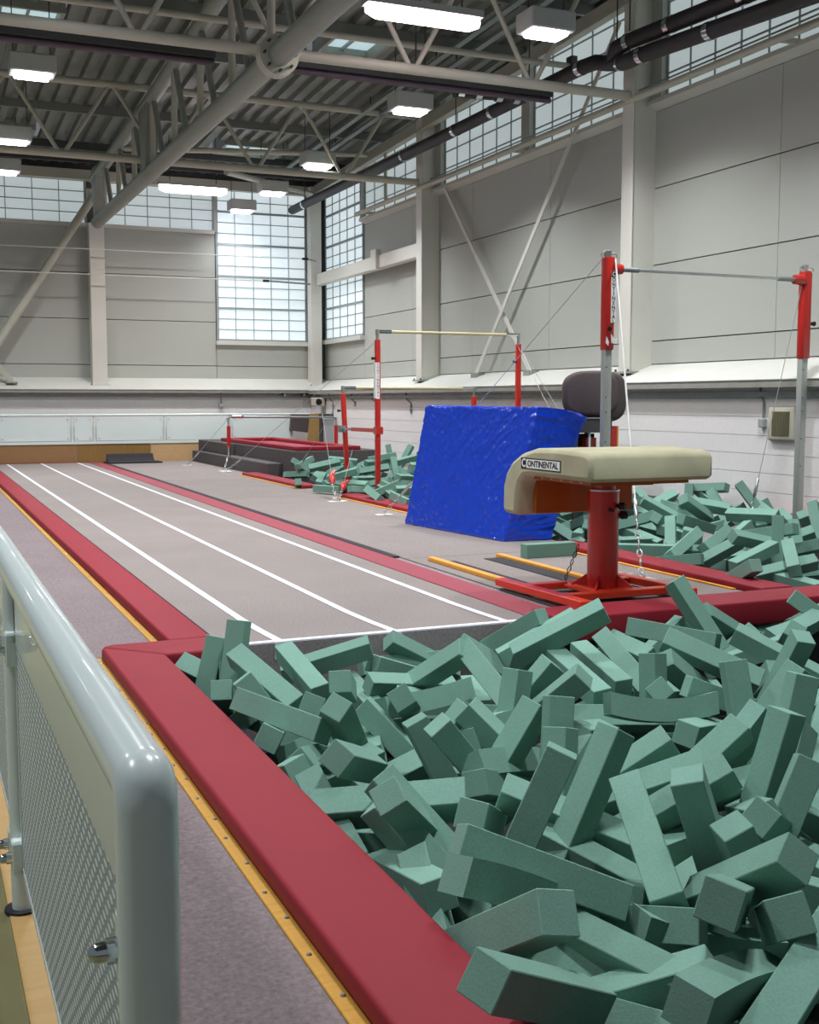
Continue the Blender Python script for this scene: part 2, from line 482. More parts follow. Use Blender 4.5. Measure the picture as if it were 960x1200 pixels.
# windows: a grid of bars with single translucent panes
paneL = {'y': unit_box('pane', M['pane']), 'l': unit_box('pane', M['pane_low'])}
NW = [0]
def window(axis, pos, a0, a1, z0, z1, na, nz, low=False, thick=0, sill=False, lip=.025):
    NW[0] += 1
    w = struct_empty('window_%d' % NW[0], (pos, (a0+a1)/2, z0) if axis == 0 else ((a0+a1)/2, pos, z0))
    bars = MB()
    def bx(u0, u1, v0, v1, d0, d1):
        if axis == 0: bars.box(pos+d0, pos+d1, u0, u1, v0, v1)
        else: bars.box(u0, u1, pos+d0, pos+d1, v0, v1)
    for i in range(na+1):
        u = a0+(a1-a0)*i/na; e = .03 if i in (0, na) else .009
        bx(u-e, u+e, z0, z1, -.012, .03)
    for j in range(nz+1):
        v = z0+(z1-z0)*j/nz
        e = .026 if (thick and j % thick == 0) else .010
        bx(a0, a1, v-e, v+e, -.015-(.02 if e > .02 else 0), .03)
    bars.build('glazing_bars', M['bars'], w)['kind'] = 'stuff'
    for i in range(na):
        for j in range(nz):
            u = a0+(a1-a0)*(i+.5)/na; v = z0+(z1-z0)*(j+.5)/nz
            o = bpy.data.objects.new('pane', paneL['l' if low else 'y']); COL.objects.link(o); o.parent = w
            o.location = (Vector((pos+.015, u, v)) if axis == 0 else Vector((u, pos+.015, v))) - LOC[w]
            du, dv = (a1-a0)/na-.014, (z1-z0)/nz-.014
            o.scale = (.014, du, dv) if axis == 0 else (du, .014, dv)
    if sill:
        if axis == 0: MB().box(pos-.10, pos+.03, a0-.06, a1+.02, z0-.12, z0-.02).build('window_sill', M['ledge'], w)
        else: MB().box(a0-.06, a1+.1, pos-.10, pos+.03, z0-.12, z0-.02).build('window_sill', M['ledge'], w)
    return w
window(1, 28.18, 7.02, 9.30, 2.90, 6.52, 5, 14, True, 3, True)
window(0, 9.78, 25.40, 28.02, 2.95, 6.50, 5, 14, True, 3, True)
window(1, 28.20, 4.30, 6.95, 5.53, 6.50, 5, 4)
window(1, 28.20, -1.4, 3.92, 5.53, 6.50, 9, 4)
window(0, 9.80, 21.75, 25.3, 5.60, 7.00, 6, 5)
window(0, 9.80, 17.70, 20.95, 5.60, 7.2, 6, 5)
window(0, 9.80, 14.45, 17.42, 5.60, 7.3, 5, 5)
window(0, 9.80, 8.50, 13.70, 5.60, 7.5, 10, 6)
for y0, y1 in ((17.42, 17.70), (13.70, 14.45), (20.95, 21.75), (25.3, 25.4)):
    MB().box(9.70, 9.86, y0, y1, 5.58, 7.5).build('wall_panel', M['cladding'], back)
MB().box(6.93, 7.02, 28.1, 28.26, 5.5, 6.55).build('wall_panel', M['cladding'], back2)
MB().box(-6, 9.7, 28.0, 28.28, 6.50, 6.72).build('eaves_beam', M['steelwork'], back2)

# ceiling: corrugated deck on a slight slope, purlins and rooflights
def zdeck(y): return 6.86 + .042*(28.2-y)
SK = [(1.45, 2.3, 18.5, 19.5), (6.5, 7.4, 17.9, 19.0), (1.6, 2.5, 25.2, 26.3), (6.5, 7.8, 25.0, 26.0), (1.45, 2.3, 11.5, 12.6), (-3.2, -2.3, 18.5, 19.5)]
ce = struct_empty('ceiling', (2, 12, 7.4))
deck = MB()
ys = [-6] + sorted({v for s in SK for v in s[2:]}) + [28.5]
x = -6.0; P = .30
xs_holes = []
while x < 9.9:
    for j in range(len(ys)-1):
        y0, y1 = ys[j], ys[j+1]
        if any(s[0]-.02 < x+P*.7 and x+P*.3 < s[1]+.02 and s[2] <= (y0+y1)/2 <= s[3] for s in SK): continue
        prof = [(x, .09), (x+.03, 0), (x+.15, 0), (x+.18, .09), (x+P, .09)]
        for k in range(4):
            (xa, za), (xb, zb) = prof[k], prof[k+1]
            deck.add([(xa, y0, zdeck(y0)+za), (xb, y0, zdeck(y0)+zb), (xb, y1, zdeck(y1)+zb), (xa, y1, zdeck(y1)+za)], [(0, 1, 2, 3)])
    x += P
d = deck.build('roof_deck', M['deck'], ce, recalc=False)
MB().prism([(-6, zdeck(-6)+.16), (28.5, zdeck(28.5)+.16), (28.5, zdeck(28.5)+.3), (-6, zdeck(-6)+.3)], 0, -6, 10).build('roof_slab', M['dark'], ce) if False else None
for y in (27.3, 25.4, 23.4, 19.6, 17.6, 15.6, 12.4, 10.8, 9.2, 7.4):
    if any(s[2]-.05 < y < s[3]+.05 for s in SK): y += .75
    MB().box(-6, 9.8, y-.04, y+.04, zdeck(y)-.16, zdeck(y)-.005).build('purlin', M['dark' if int(y*10) % 2 else 'deck'], ce)
for s in SK:
    z = zdeck((s[2]+s[3])/2)
    fr = MB()
    for a in ((s[0]-.06, s[0], s[2]-.06, s[3]+.06), (s[1], s[1]+.06, s[2]-.06, s[3]+.06), (s[0], s[1], s[2]-.06, s[2]), (s[0], s[1], s[3], s[3]+.06)):
        fr.box(*a, z-.07, z+.35)
    fo = fr.build('rooflight', M['steelgrey'], ce)
    MB().box(s[0], s[1], s[2], s[3], z+.10, z+.12).build('pane', M['sky_pane'], fo)
    MB().box((s[0]+s[1])/2-.02, (s[0]+s[1])/2+.02, s[2], s[3], z+.05, z+.10).build('glazing_bar', M['bars'], fo)
MB().box(9.25, 9.6, -6, 28.1, 7.75, 7.9).build('roof_edge', M['dark'], ce)

# long cable trays under the deck
for nm, xx in (('left', 8.25), ('right', 8.62)):
    t = thing('cable_tray', (xx, 20, 6.75), 'grey cable tray running under the roof deck, %s of the pair' % nm, 'cable tray')
    MB().bar((xx, 10, 7.28), (xx, 26.8, 6.78), .11, .05, (1, 0, 0)).build('tray', M['galv'], t)
    for y in (12, 15, 18, 21, 24): MB().tube([(xx, y, 7.28-.0298*(y-10)), (xx, y, zdeck(y)+.02)], .012, 6).build('hanger_rod', M['dark'], t)

# ------------------------------------------------------------------ steel frame
def column(x, y, sx, sy, z0, z1, label, flange=None):
    c = thing('steel_column', (x, y, z0), label, 'column')
    m = MB()
    if flange == 'x':      # box column with a thin flange plate on the hall side
        m.box(x-sx/2+.03, x+sx/2, y-sy/2+.012, y+sy/2-.012, z0, z1).box(x-sx/2, x-sx/2+.028, y-sy/2, y+sy/2, z0, z1)
    else:
        m.box(x-sx/2, x+sx/2, y-sy/2, y+sy/2, z0, z1)
    m.build('shaft', M['column'], c, bevel=.008, seg=1)
    MB().box(x-sx/2-.06, x+sx/2+.06, y-sy/2-.05, y+sy/2+.05, z0, z0+.03).build('base_plate', M['steelgrey'], c)
    for i in (-1, 1):
        MB().tube([(x-sx/2-.03, y+i*(sy/2+.02), z0+.02), (x-sx/2-.03, y+i*(sy/2+.02), z0+.06)], .015, 6).build('anchor_bolt', M['dark'], c)
    return c
column(9.62, 14.07, .42, .27, 1.80, 7.3, 'cream steel column on the wall ledge, behind the red high bar post', 'x')
column(9.62, 21.35, .42, .27, 1.80, 7.0, 'cream steel column on the ledge right of the uneven bars', 'x')
column(9.45, 27.95, .28, .30, 1.75, 6.7, 'cream steel column in the far corner between the two tall windows')
column(4.10, 27.95, .34, .34, 1.75, 5.5, 'cream steel column on the far wall under the end of the big truss')
column(9.62, 6.9, .42, .27, 1.80, 7.6, 'cream steel column on the wall ledge nearest the camera', 'x') if False else None

def tubepart(name, a, b, r, t, m='steelwork', n=10):
    return MB().tube([a, b], r, n).build(name, M[m], t)

def cross_truss(Y, zb, zt, label, knee=True):
    t = thing('roof_truss', (3, Y, zb), label, 'roof truss')
    tubepart('bottom_chord', (-5, Y, zb), (9.45, Y, zb), .068, t)
    tubepart('top_chord', (-5, Y, zt), (9.6, Y, zt), .065, t)
    xb = 9.6-1.75*.5; i = 0
    nodes = [9.6 - 1.75*k for k in range(0, 9)]
    for k in range(1, 9):
        xk = nodes[k]
        tubepart('web_brace', (xk+.03, Y, zb), (xk+.875-.03, Y, zt), .036, t, n=8)
        tubepart('web_brace', (xk-.03, Y, zb), (xk-.875+.03, Y, zt), .036, t, n=8)
    return t
cross_truss(14.04, 5.66, 7.12, 'tubular cross truss nearest the camera, landing on the column behind the high bar')
cross_truss(21.40, 5.72, 6.98, 'tubular cross truss in the middle of the hall, behind the two rows of box lamps')

# big truss running down the hall
bt = thing('roof_truss', (4.05, 18, 5.4), 'massive tubular truss running down the hall to the far wall column', 'roof truss')
MB().tube([(4.05, 6.0, 5.38), (4.05, 13.1, 5.38), (4.05, 27.3, 5.44)], .135, 18).build('bottom_chord', M['steelgrey'], bt)
MB().tube([(4.05, 6.0, 7.1), (4.05, 16.0, 6.85), (4.05, 21.0, 6.62), (4.05, 27.6, 6.45)], .12, 16).build('top_chord', M['steelgrey'], bt)
MB().tube([(4.05, 13.16, 5.38), (4.05, 13.34, 5.38)], .235, 24).build('splice_flange', M['steelwork'], bt)
for k in range(8):
    a = 2*math.pi*k/8
    MB().tube([(4.05+.185*math.cos(a), 13.1, 5.38+.185*math.sin(a)), (4.05+.185*math.cos(a), 13.4, 5.38+.185*math.sin(a))], .016, 6).build('splice_bolt', M['dark'], bt)
y = 9.0; zz = lambda v: 6.45 + max(0, (27.6-v))*.026
k = 0
while y < 26.6:
    tubepart('web_brace', (4.05, y, 5.45), (4.05, y+.75, zz(y+.75)), .05, bt, 'steelgrey', 8)
    tubepart('web_brace', (4.05, y+.9, 5.45), (4.05, y+.85, zz(y+.85)), .05, bt, 'steelwork', 8)
    y += 1.8
for y0, y1 in ((20.9, 21.25), (26.95, 27.15)):
    MB().prism([(y0, 5.42), (y1, 5.42), (y1+.25, 6.6), (y0-.25, 6.6)], 0, 3.95, 4.15).build('gusset_plate', M['steelgrey'], bt)
# bracing on the far wall
t = thing('wall_brace', (2.9, 27.85, 1.9), 'thick cream tube slanting down the far wall from the head of the column', 'brace')
MB().tube([(4.05, 27.75, 6.05), (.6, 27.75, .88+.0)] if False else [(4.05, 27.75, 6.1), (1.55, 27.75, 2.25)], .095, 12).build('tube', M['steelwork'], t)
MB().box(3.9, 4.2, 27.7, 27.8, 5.95, 6.25).build('gusset_plate', M['steelwork'], t)
t = thing('wall_brace', (1.9, 27.85, 1.8), 'short cream strut standing on the far ledge at the left edge of the picture', 'brace')
MB().bar((1.55, 27.78, 2.6), (2.12, 27.78, 1.84), .16, .12).build('tube', M['steelwork'], t)
MB().box(2.0, 2.25, 27.65, 27.95, 1.80, 1.84).build('base_plate', M['steelgrey'], t)
t = thing('knee_brace', (8, 26, 6), 'sloping tube from the cross truss to the far corner of the roof', 'brace')
tubepart('tube', (6.0, 23.2, 5.98), (9.4, 27.8, 6.5), .06, t)
t = thing('knee_brace', (5, 24, 6.5), 'thin sloping tube below the rooflight near the far wall', 'brace')
tubepart('tube', (4.1, 23.9, 6.42), (9.3, 23.9, 6.72), .055, t)
# eaves beam along the right wall
t = thing('eaves_beam', (9.45, 20, 6.6), 'cream box beam under the roof edge along the right-hand windows', 'beam')
MB().bar((9.5, 28.0, 6.62), (9.5, 6.0, 7.30), .16, .2, (1, 0, 0)).build('beam', M['steelwork'], t)
MB().bar((9.36, 28.0, 6.48), (9.36, 6.0, 7.16), .05, .05, (1, 0, 0)).build('lower_rail', M['steelwork'], t)
t = thing('tie_beam', (6, 15.6, 6.45), 'slim cream tie running across the roof in front of the upper right windows', 'beam')
tubepart('tube', (-3, 15.6, 6.46), (9.4, 15.6, 6.46), .045, t)
MB().box(9.36, 9.46, 15.52, 15.68, 6.3, 6.6).build('end_plate', M['dark'], t)
t = thing('heater_strip', (2, 14.9, 5.55), 'dark heater strip hung below the near cross truss', 'heater')
MB().box(-4.5, 3.7, 14.75, 14.95, 5.72, 5.84).build('reflector', M['dark'], t)
MB().tube([(-1, 14.85, 5.8), (-1, 14.85, zdeck(14.85)+.02)], .01, 6).build('hanger_rod', M['dark'], t)
MB().tube([(-4.5, 14.85, 5.68), (3.7, 14.85, 5.68)], .04, 8).build('tube', mat('heater_tube', '5b4e5a', .5), t)
t = thing('heater_strip', (7, 14.9, 5.6), 'dark heater strip behind the near cross truss, ending at the black pipe', 'heater')
MB().box(4.4, 8.6, 14.75, 14.95, 5.74, 5.84).build('reflector', M['dark'], t)
MB().tube([(6.5, 14.85, 5.8), (6.5, 14.85, zdeck(14.85)+.02)], .01, 6).build('hanger_rod', M['dark'], t)
MB().tube([(4.4, 14.85, 5.70), (8.6, 14.85, 5.70)], .04, 8).build('tube', bpy.data.materials['heater_tube'], t)

# rails and braces on the right wall
t = thing('wall_rail', (9.4, 18, 5.55), 'cream tube rail running along the sill of the high windows', 'rail')
tubepart('tube', (9.42, 5, 5.60), (9.42, 24.9, 5.60), .05, t)
for y in (8, 11, 14.07, 17.5, 21.35, 24.5): MB().box(9.42, 9.8, y-.03, y+.03, 5.56, 5.62).build('bracket', M['steelwork'], t)
MB().tube([(9.5, 5, 5.72), (9.5, 21, 5.72)], .012, 6).build('conduit', M['galv'], t)
t = thing('wall_beam', (9.5, 24.8, 4.3), 'cream beam at half height between the corner column and the next column', 'beam')
MB().box(9.45, 9.65, 21.45, 27.85, 4.28, 4.56).build('beam', M['column'], t, bevel=.01, seg=1)
MB().box(9.38, 9.5, 23.6, 23.9, 4.25, 4.68).build('cleat', M['column'], t)
for nm, a, b in (('leaning left', (9.66, 20.8, 5.62), (9.66, 17.2, 1.86)), ('leaning right', (9.60, 14.6, 6.85), (9.60, 19.2, 1.86))):
    t = thing('cross_brace', (9.63, b[1], 1.86), 'flat pale steel brace on the right wall, the bar %s of the crossed pair' % nm, 'brace')
    MB().bar(a, b, .02, .085, (1, 0, 0)).build('flat_bar', M['column'], t)
    MB().box(9.56, 9.76, b[1]-.1, b[1]+.1, 1.80, 1.92).build('end_plate', M['steelgrey'], t)

# black lagged pipes
for nm, pts, bands in (
    ('long black lagged pipe running under the roof edge to the far corner',
     [(8.9, 28.0, 6.12), (8.9, 18.0, 6.10), (8.9, 14.45, 6.10), (8.92, 14.15, 6.09), (8.98, 13.95, 6.03), (8.98, 13.6, 5.95), (8.92, 13.35, 5.90), (8.9, 13.1, 5.89), (8.9, 9.0, 5.62)],
     [27, 20.9, 18.6, 17.2, 16.0, 14.5, 13.6, 13.0, 11.6]),
    ('upper black lagged pipe rising past the nearest column toward the top of the picture',
     [(9.0, 13.85, 6.03), (8.9, 13.6, 6.13), (8.9, 13.3, 6.14), (8.9, 9.0, 5.90)], [13.3, 12.4, 11.0])):
    t = thing('lagged_pipe', (8.9, pts[0][1], 5.9), nm, 'pipe')
    MB().tube(pts, .105, 14).build('lagging', M['pipe'], t)
    for y in bands:
        for i in range(len(pts)-1):
            a, b = Vector(pts[i]), Vector(pts[i+1])
            if b.y <= y <= a.y:
                p = a + (b-a)*((y-a.y)/(b.y-a.y)); d = (b-a).normalized()
                MB().tube([p-d*.05, p+d*.05], .112, 14).build('clamp_band', M['chrome'], t)
    for y in bands[::2]:
        p = Vector((8.9, y, 6.1)); MB().tube([(8.9, y, 6.0), (8.9, y, zdeck(y))], .01, 6).build('hanger_rod', M['dark'], t)
t = thing('lagged_pipe', (8.3, 16.6, 5.9), 'short black branch pipe with silver clamps beside the long pipe', 'pipe')
MB().tube([(7.7, 16.15, 6.03), (8.3, 16.15, 6.05), (8.75, 16.15, 6.08), (8.9, 16.0, 6.1)], .07, 12).build('lagging', M['pipe'], t)
for xk in (7.75, 8.05, 8.4, 8.7): MB().tube([(xk, 16.15, 6.05), (xk+.1, 16.15, 6.05)], .085, 12).build('clamp_band', M['chrome'], t)
t = thing('drain_pipe', (9.5, 22.6, 5.5), 'thin cream drain pipe with a hooked foot by the high window', 'pipe')
MB().tube([(9.45, 23.2, 6.7), (9.45, 23.2, 5.75), (9.45, 23.1, 5.62), (9.45, 22.8, 5.6)], .04, 8).build('pipe', M['steelwork'], t)

# tensioned net wires on the far wall
for nm, z, x1 in (('upper', 4.87, 9.35), ('lower', 4.30, 9.2)):
    t = thing('net_wire', (4, 27.4, z), '%s of the two taut wires stretched across the far wall' % nm, 'wire')
    MB().tube([(-5, 27.4, z-.06), (8.0 if z < 4.5 else 9.0, 27.4, z)], .012, 6).build('wire', M['rope'], t)
    x0 = 8.0 if z < 4.5 else 9.0
    MB().tube([(x0-.05, 27.4, z), (x0+.1, 27.4, z)], .03, 8).build('clamp', M['black'], t)
    MB().tube([(x0+.1, 27.4, z), (x1, 27.55, z-.02)], .022, 8).build('turnbuckle', M['galv'], t)

# ------------------------------------------------------------------ lamps
def box_lamp(x, y, z, label, k=1.0):
    t = thing('box_lamp', (x, y, z), label, 'lamp', 'box lamps under the roof')
    MB().box(x-.31, x+.31, y-.21, y+.21, z, z+.24).build('housing', M['housing'], t, bevel=.015, seg=1)
    MB().box(x-.24, x+.24, y-.16, y+.16, z-.05, z+.01).build('lens', M['lamp'], t, bevel=.03, seg=2)
    for i in (-.25, .25): MB().tube([(x+i, y, z+.24), (x+i, y, zdeck(y)+.02)], .008, 6).build('hanger_rod', M['dark'], t)
    ld = bpy.data.lights.new('lamp_light', 'AREA'); ld.shape = 'RECTANGLE'; ld.size = .48; ld.size_y = .32; ld.energy = LAMP_W*k; ld.color = (.93, .96, 1.0); ld.spread = math.radians(128)
    lo = bpy.data.objects.new('lamp_light', ld); COL.objects.link(lo); lo.parent = t; lo.location = (0, 0, -.06)
for x, y, l in ((7.38, 12.86, 'white box lamp nearest the camera, above the crossed wall braces'),
                (7.36, 17.03, 'white box lamp on the right side, second along that row'),
                (7.40, 21.64, 'white box lamp on the right side, third along that row, by the middle truss'),
                (7.45, 24.83, 'white box lamp over the top of the tall far window, right of the tube lamp'),
                (7.45, 27.4, 'smallest box lamp, hanging in front of the tall far window'),
                (1.73, 17.27, 'white box lamp at the upper left, biggest of the left row'),
                (1.82, 21.78, 'white box lamp at the left edge, second of the left row'),
                (1.88, 24.66, 'white box lamp at the left edge, farthest of the left row')):
    box_lamp(x, y, 5.93, l, .2 if y > 27 else .6 if y > 24 else 1.0)
for x, y, l in ((1.75, 12.9, 'above the middle of the track'), (-3.0, 14.5, 'left of the track'), (-3.0, 20.5, 'left of the far end of the track'), (7.4, 8.9, 'above the right-hand heap'), (1.75, 8.9, 'above the near end of the track'), (4.6, 5.2, 'above the near foam pit'), (2.2, 3.4, 'above the wide red pad'), (-2.4, 3.4, 'above the spectator floor'), (-2.6, 8.2, 'left of the long red pad')):
    box_lamp(x, y, 5.93, 'white box lamp ' + l + ', outside the picture', .78 if y < 6 else 1.0)
def tube_lamp(x, y, z, label):
    t = thing('tube_lamp', (x, y, z), label, 'lamp')
    MB().box(x-.74, x+.74, y-.11, y+.11, z+.05, z+.13).build('housing', M['housing'], t)
    MB().tube([(x-.72, y, z), (x-.6, y, z), (x+.6, y, z), (x+.72, y, z)], [.05, .10, .10, .05], 14).build('diffuser', M['tube'], t)
    for i in (-.5, .5): MB().tube([(x+i, y, z+.13), (x+i, y, zdeck(y)+.02)], .008, 6).build('hanger_rod', M['dark'], t)
    ld = bpy.data.lights.new('lamp_light', 'AREA'); ld.shape = 'RECTANGLE'; ld.size = 1.3; ld.size_y = .2; ld.energy = TUBE_W; ld.color = (1, .93, .88); ld.spread = math.radians(160)
    lo = bpy.data.objects.new('lamp_light', ld); COL.objects.link(lo); lo.parent = t; lo.location = (0, 0, -.12)
tube_lamp(5.70, 12.80, 5.90, 'long glowing tube lamp at the top of the picture')
tube_lamp(5.72, 24.93, 5.90, 'long glowing tube lamp in front of the far windows')

# ================================================================== TRACK, MATS, PADS
tr = thing('tumble_track', (2.65, 16.8, 0), 'long grey carpeted tumbling track with three white lines', 'track')
MB().box(1.62, 3.68, 6.46, 27.1, -.5, 0).build('deck', M['carpet'], tr)
MB().box(1.62, 3.68, 6.44, 6.462, -.7, -.004).build('end_apron', M['carpet_end'], tr)
tag(MB().box(1.60, 3.70, 27.1, 27.16, -.05, .01).build('end_edge', M['red'], tr), 'dull red edge at the far end')
for x, bend in ((1.92, .03), (2.645, .045), (3.44, .03)):
    mb = MB(); w = .027
    pts = [(x, 27.05), (x, 7.2), (x+bend*.4, 6.8), (x+bend, 6.5)]
    for (xa, ya), (xb, yb) in zip(pts, pts[1:]):
        mb.add([(xa-w, ya, .003), (xa+w, ya, .003), (xb+w, yb, .003), (xb-w, yb, .003)], [(0, 1, 2, 3)])
    xe, ye = pts[-1]
    if x < 3.3:
        L_ = .13 if x > 2 else .10
        mb.box(xe-.035, xe+.035, 6.434, 6.442, -L_, .004)
    mb.build('tape_line', M['tape'], tr, recalc=False)
MB().box(1.64, 3.70, 6.445, 6.50, -.012, .004).build('tape_line', M['tape'], tr)

def mat_sheet(x0, x1, y0, y1, label, m, name='carpet_mat', z0=-.012, z1=0.0):
    t = MB().box(x0, x1, y0, y1, z0, z1).build(name, M[m], None, bevel=.004, seg=1)
    return tag(t, label, 'mat')
mat_sheet(4.05, 5.97, 6.62, 9.455, 'grey carpet mat under the vault', 'carpet')
mat_sheet(4.05, 5.97, 9.475, 16.4, 'grey carpet mat between the track and the blue wrapped crash mat', 'carpet')
mat_sheet(4.05, 5.97, 16.415, 20.3, 'grey carpet mat beside the uneven bars floor anchors', 'carpet')
mat_sheet(4.05, 5.97, 20.315, 27.1, 'grey carpet mat at the far end below the carpeted steps', 'carpet')
mat_sheet(5.98, 9.2, 20.72, 27.1, 'grey carpet mat under the stepped platform', 'carpet', z0=-.012, z1=-.001)
mat_sheet(3.69, 3.955, 6.5, 27.0, 'flat dull red strip along the right side of the tumbling track', 'redmat', 'floor_strip', -.012, .004)
mat_sheet(3.962, 4.045, 9.6, 26.9, 'narrow black rubber strip beside the red strip on the floor', 'black', 'floor_strip', -.012, .006)

def pad(poly, z0, z1, label, name='edge_pad', bev=.017):
    o = MB().prism(poly, 2, z0, z1).build(name, M['red'], None, bevel=bev, seg=3)
    return tag(o, label, 'pad')
pad([(1.34, 6.70), (1.60, 6.70), (1.60, 27.05), (1.34, 27.05)], -.058, .018, 'long red vinyl edge pad on the left side of the tumbling track')
pad([(.945, -1.9), (1.27, -1.9), (1.25, 6.315), (.945, 6.63)], -.058, .018, 'wide red vinyl pad on the near edge of the foam pit, beside the white railing')
pad([(.95, 6.637), (1.255, 6.32), (1.61, 6.33), (1.61, 6.69), (1.0, 6.69)], -.058, .018, 'short mitred red pad at the corner between foam pit and track')
pad([(3.72, 6.22), (7.5, 6.22), (7.5, 6.60), (3.72, 6.60)], -.12, .05, 'red pad between the foam pit and the vault, under the vault frame')
pad([(5.66, 6.62), (5.95, 6.62), (5.95, 9.68), (5.66, 9.68)], -.008, .055, 'red edge pad of the right-hand foam pit, behind the vault')
pad([(5.72, 12.55), (6.04, 12.55), (6.04, 15.9), (5.72, 15.9)], -.008, .055, 'red edge pad of the far foam pit, left of the blue crash mat')
pad([(5.72, 17.7), (6.04, 17.7), (6.04, 21.3), (5.72, 21.3)], -.008, .055, 'red edge pad of the far foam pit, in front of the carpeted steps')
pad([(9.0, 9.3), (9.26, 9.3), (9.26, 10.6), (9.0, 10.6)], -.1, .09, 'red pad by the wall at the foot of the right high bar post')

scr = MB().tube([(0, 0, 0), (0, 0, .004)], [.0075, .004], 8)
def edging(x0, x1, y0, y1, z, label, step):
    t = thing('edging_strip', ((x0+x1)/2, (y0+y1)/2, z), label, 'edging')
    MB().box(x0-.004, x1+.006, y0, y1, z-.03, z+.008).build('strip', M['yellow'], t, bevel=.003, seg=1)
    y = y0+.07; first = None; k = 0
    while y < min(y1, 14):
        xx = (x0+x1)/2 + (.006 if k % 2 else -.004)
        if first is None:
            first = MB().tube([(xx, y, z+.008), (xx, y, z+.013)], [.0085, .005], 8).build('screw', M['screw'], t)
            fy = (xx, y)
        else:
            o = bpy.data.objects.new('screw', first.data); COL.objects.link(o); o.parent = t
            o.location = (xx-fy[0], y-fy[1], 0)
        y += step*(1 if k % 3 else .8); k += 1
    return t
edging(.905, .943, 1.0, 6.66, -.06, 'yellow wooden edging strip with screws along the wide pit pad', .235)
edging(1.30, 1.338, 6.74, 27.0, -.06, 'yellow wooden edging strip along the long track pad', .33)
for x, y0, y1, l in ((5.63, 6.9, 9.6, 'thin pale wooden strip along the pad behind the vault'), (5.69, 12.5, 15.9, 'thin pale wooden strip along the pad left of the blue mat'), (5.69, 17.7, 21.3, 'thin pale wooden strip along the pad by the steps')):
    tag(MB().box(x-.015, x+.022, y0, y1, -.005, .012).build('edging_strip', M['orange']), l, 'edging')

# springboard runners in the carpet in front of the vault
rb = thing('runway_board', (4.5, 8.4, 0), 'carpeted runway insert with two yellow battens leading to the vault', 'runway')
MB().box(4.36, 4.66, 7.5, 9.1, 0, .006).build('carpet_panel', M['carpet'], rb)
MB().box(4.17, 4.235, 7.6, 9.26, 0, .035).build('batten', M['orange'], rb, bevel=.005, seg=1)
MB().box(4.83, 4.89, 7.55, 9.22, 0, .035).build('batten', M['orange'], rb, bevel=.005, seg=1)
MB().box(4.27, 4.36, 7.5, 9.1, 0, .010).build('rubber_strip', M['black'], rb)
MB().box(4.66, 4.83, 7.5, 9.12, 0, .012).build('rubber_strip', M['black'], rb)

# ================================================================== RAILINGS
def railing_near():
    t = thing('railing', (.24, 3.3, -.02), 'white tubular railing with perforated panels in the left foreground', 'railing')
    X = .239; r = .0375
    el = [(X, 1.345, 0)]
    # top rail bends down into the end post
    pts = [(X, 6.9, .968), (X, 1.44, .968)]
    for k in range(1, 7):
        a = math.pi/2*k/6
        pts.append((X, 1.40-.06*math.sin(a)+.0, .968-.06*(1-math.cos(a))))
    pts = [(X, 6.9, .968), (X, 1.370, .968), (X, 1.355, .965), (X, 1.347, .957), (X, 1.345, .942), (X, 1.345, -.02)]
    MB().tube(pts, r, 20).build('top_rail', M['white_paint'], t)
    for y in (3.32, 5.3):
        MB().tube([(X, y, .95), (X, y, -.02)], r*.8, 16).build('post', M['white_paint'], t)
        MB().tube([(X, y, -.021), (X, y, -.008)], r*1.35, 16).build('floor_collar', M['black'], t)
    for y0, y1 in ((1.395, 3.265), (3.375, 5.245), (5.36, 6.9)):
        p = struct_like(t, 'panel', (X+.004, (y0+y1)/2, .12))
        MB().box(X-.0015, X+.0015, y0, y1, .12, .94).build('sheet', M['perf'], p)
        # plain folded borders
        b = MB().box(X-.004, X+.004, y0, y1, .765, .945).box(X-.004, X+.004, y0, y1, .115, .135)
        b.box(X-.004, X+.004, y0, y0+.03, .115, .945).box(X-.004, X+.004, y1-.03, y1, .115, .945)
        b.build('border', M['white_paint'], p)
        for yb in (y0, y1):
            for z in (.745, .16):
                bb = MB()
                s = 1 if yb == y0 else -1
                MB().box(X-.03, X+.006, yb-(.035 if s > 0 else .02), yb+(.02 if s > 0 else .035), z-.045, z+.045).build('clip', M['white_paint'], p, bevel=.004, seg=1)
                bb.tube([(X-.03, yb, z), (X-.044, yb, z)], .016, 6)
                bb.tube([(X-.044, yb, z), (X-.056, yb, z), (X-.064, yb, z), (X-.067, yb, z)], [.0135, .0125, .008, .001], 12)
                bb.build('cap_nut', M['chrome'], p)
    return t
def struct_like(parent, name, loc):
    o = bpy.data.objects.new(name, None); COL.objects.link(o); o.parent = parent
    o.location = Vector(loc)-LOC[parent]; LOC[o] = o.location.copy(); o.empty_display_size = .1
    return o
railing_near()

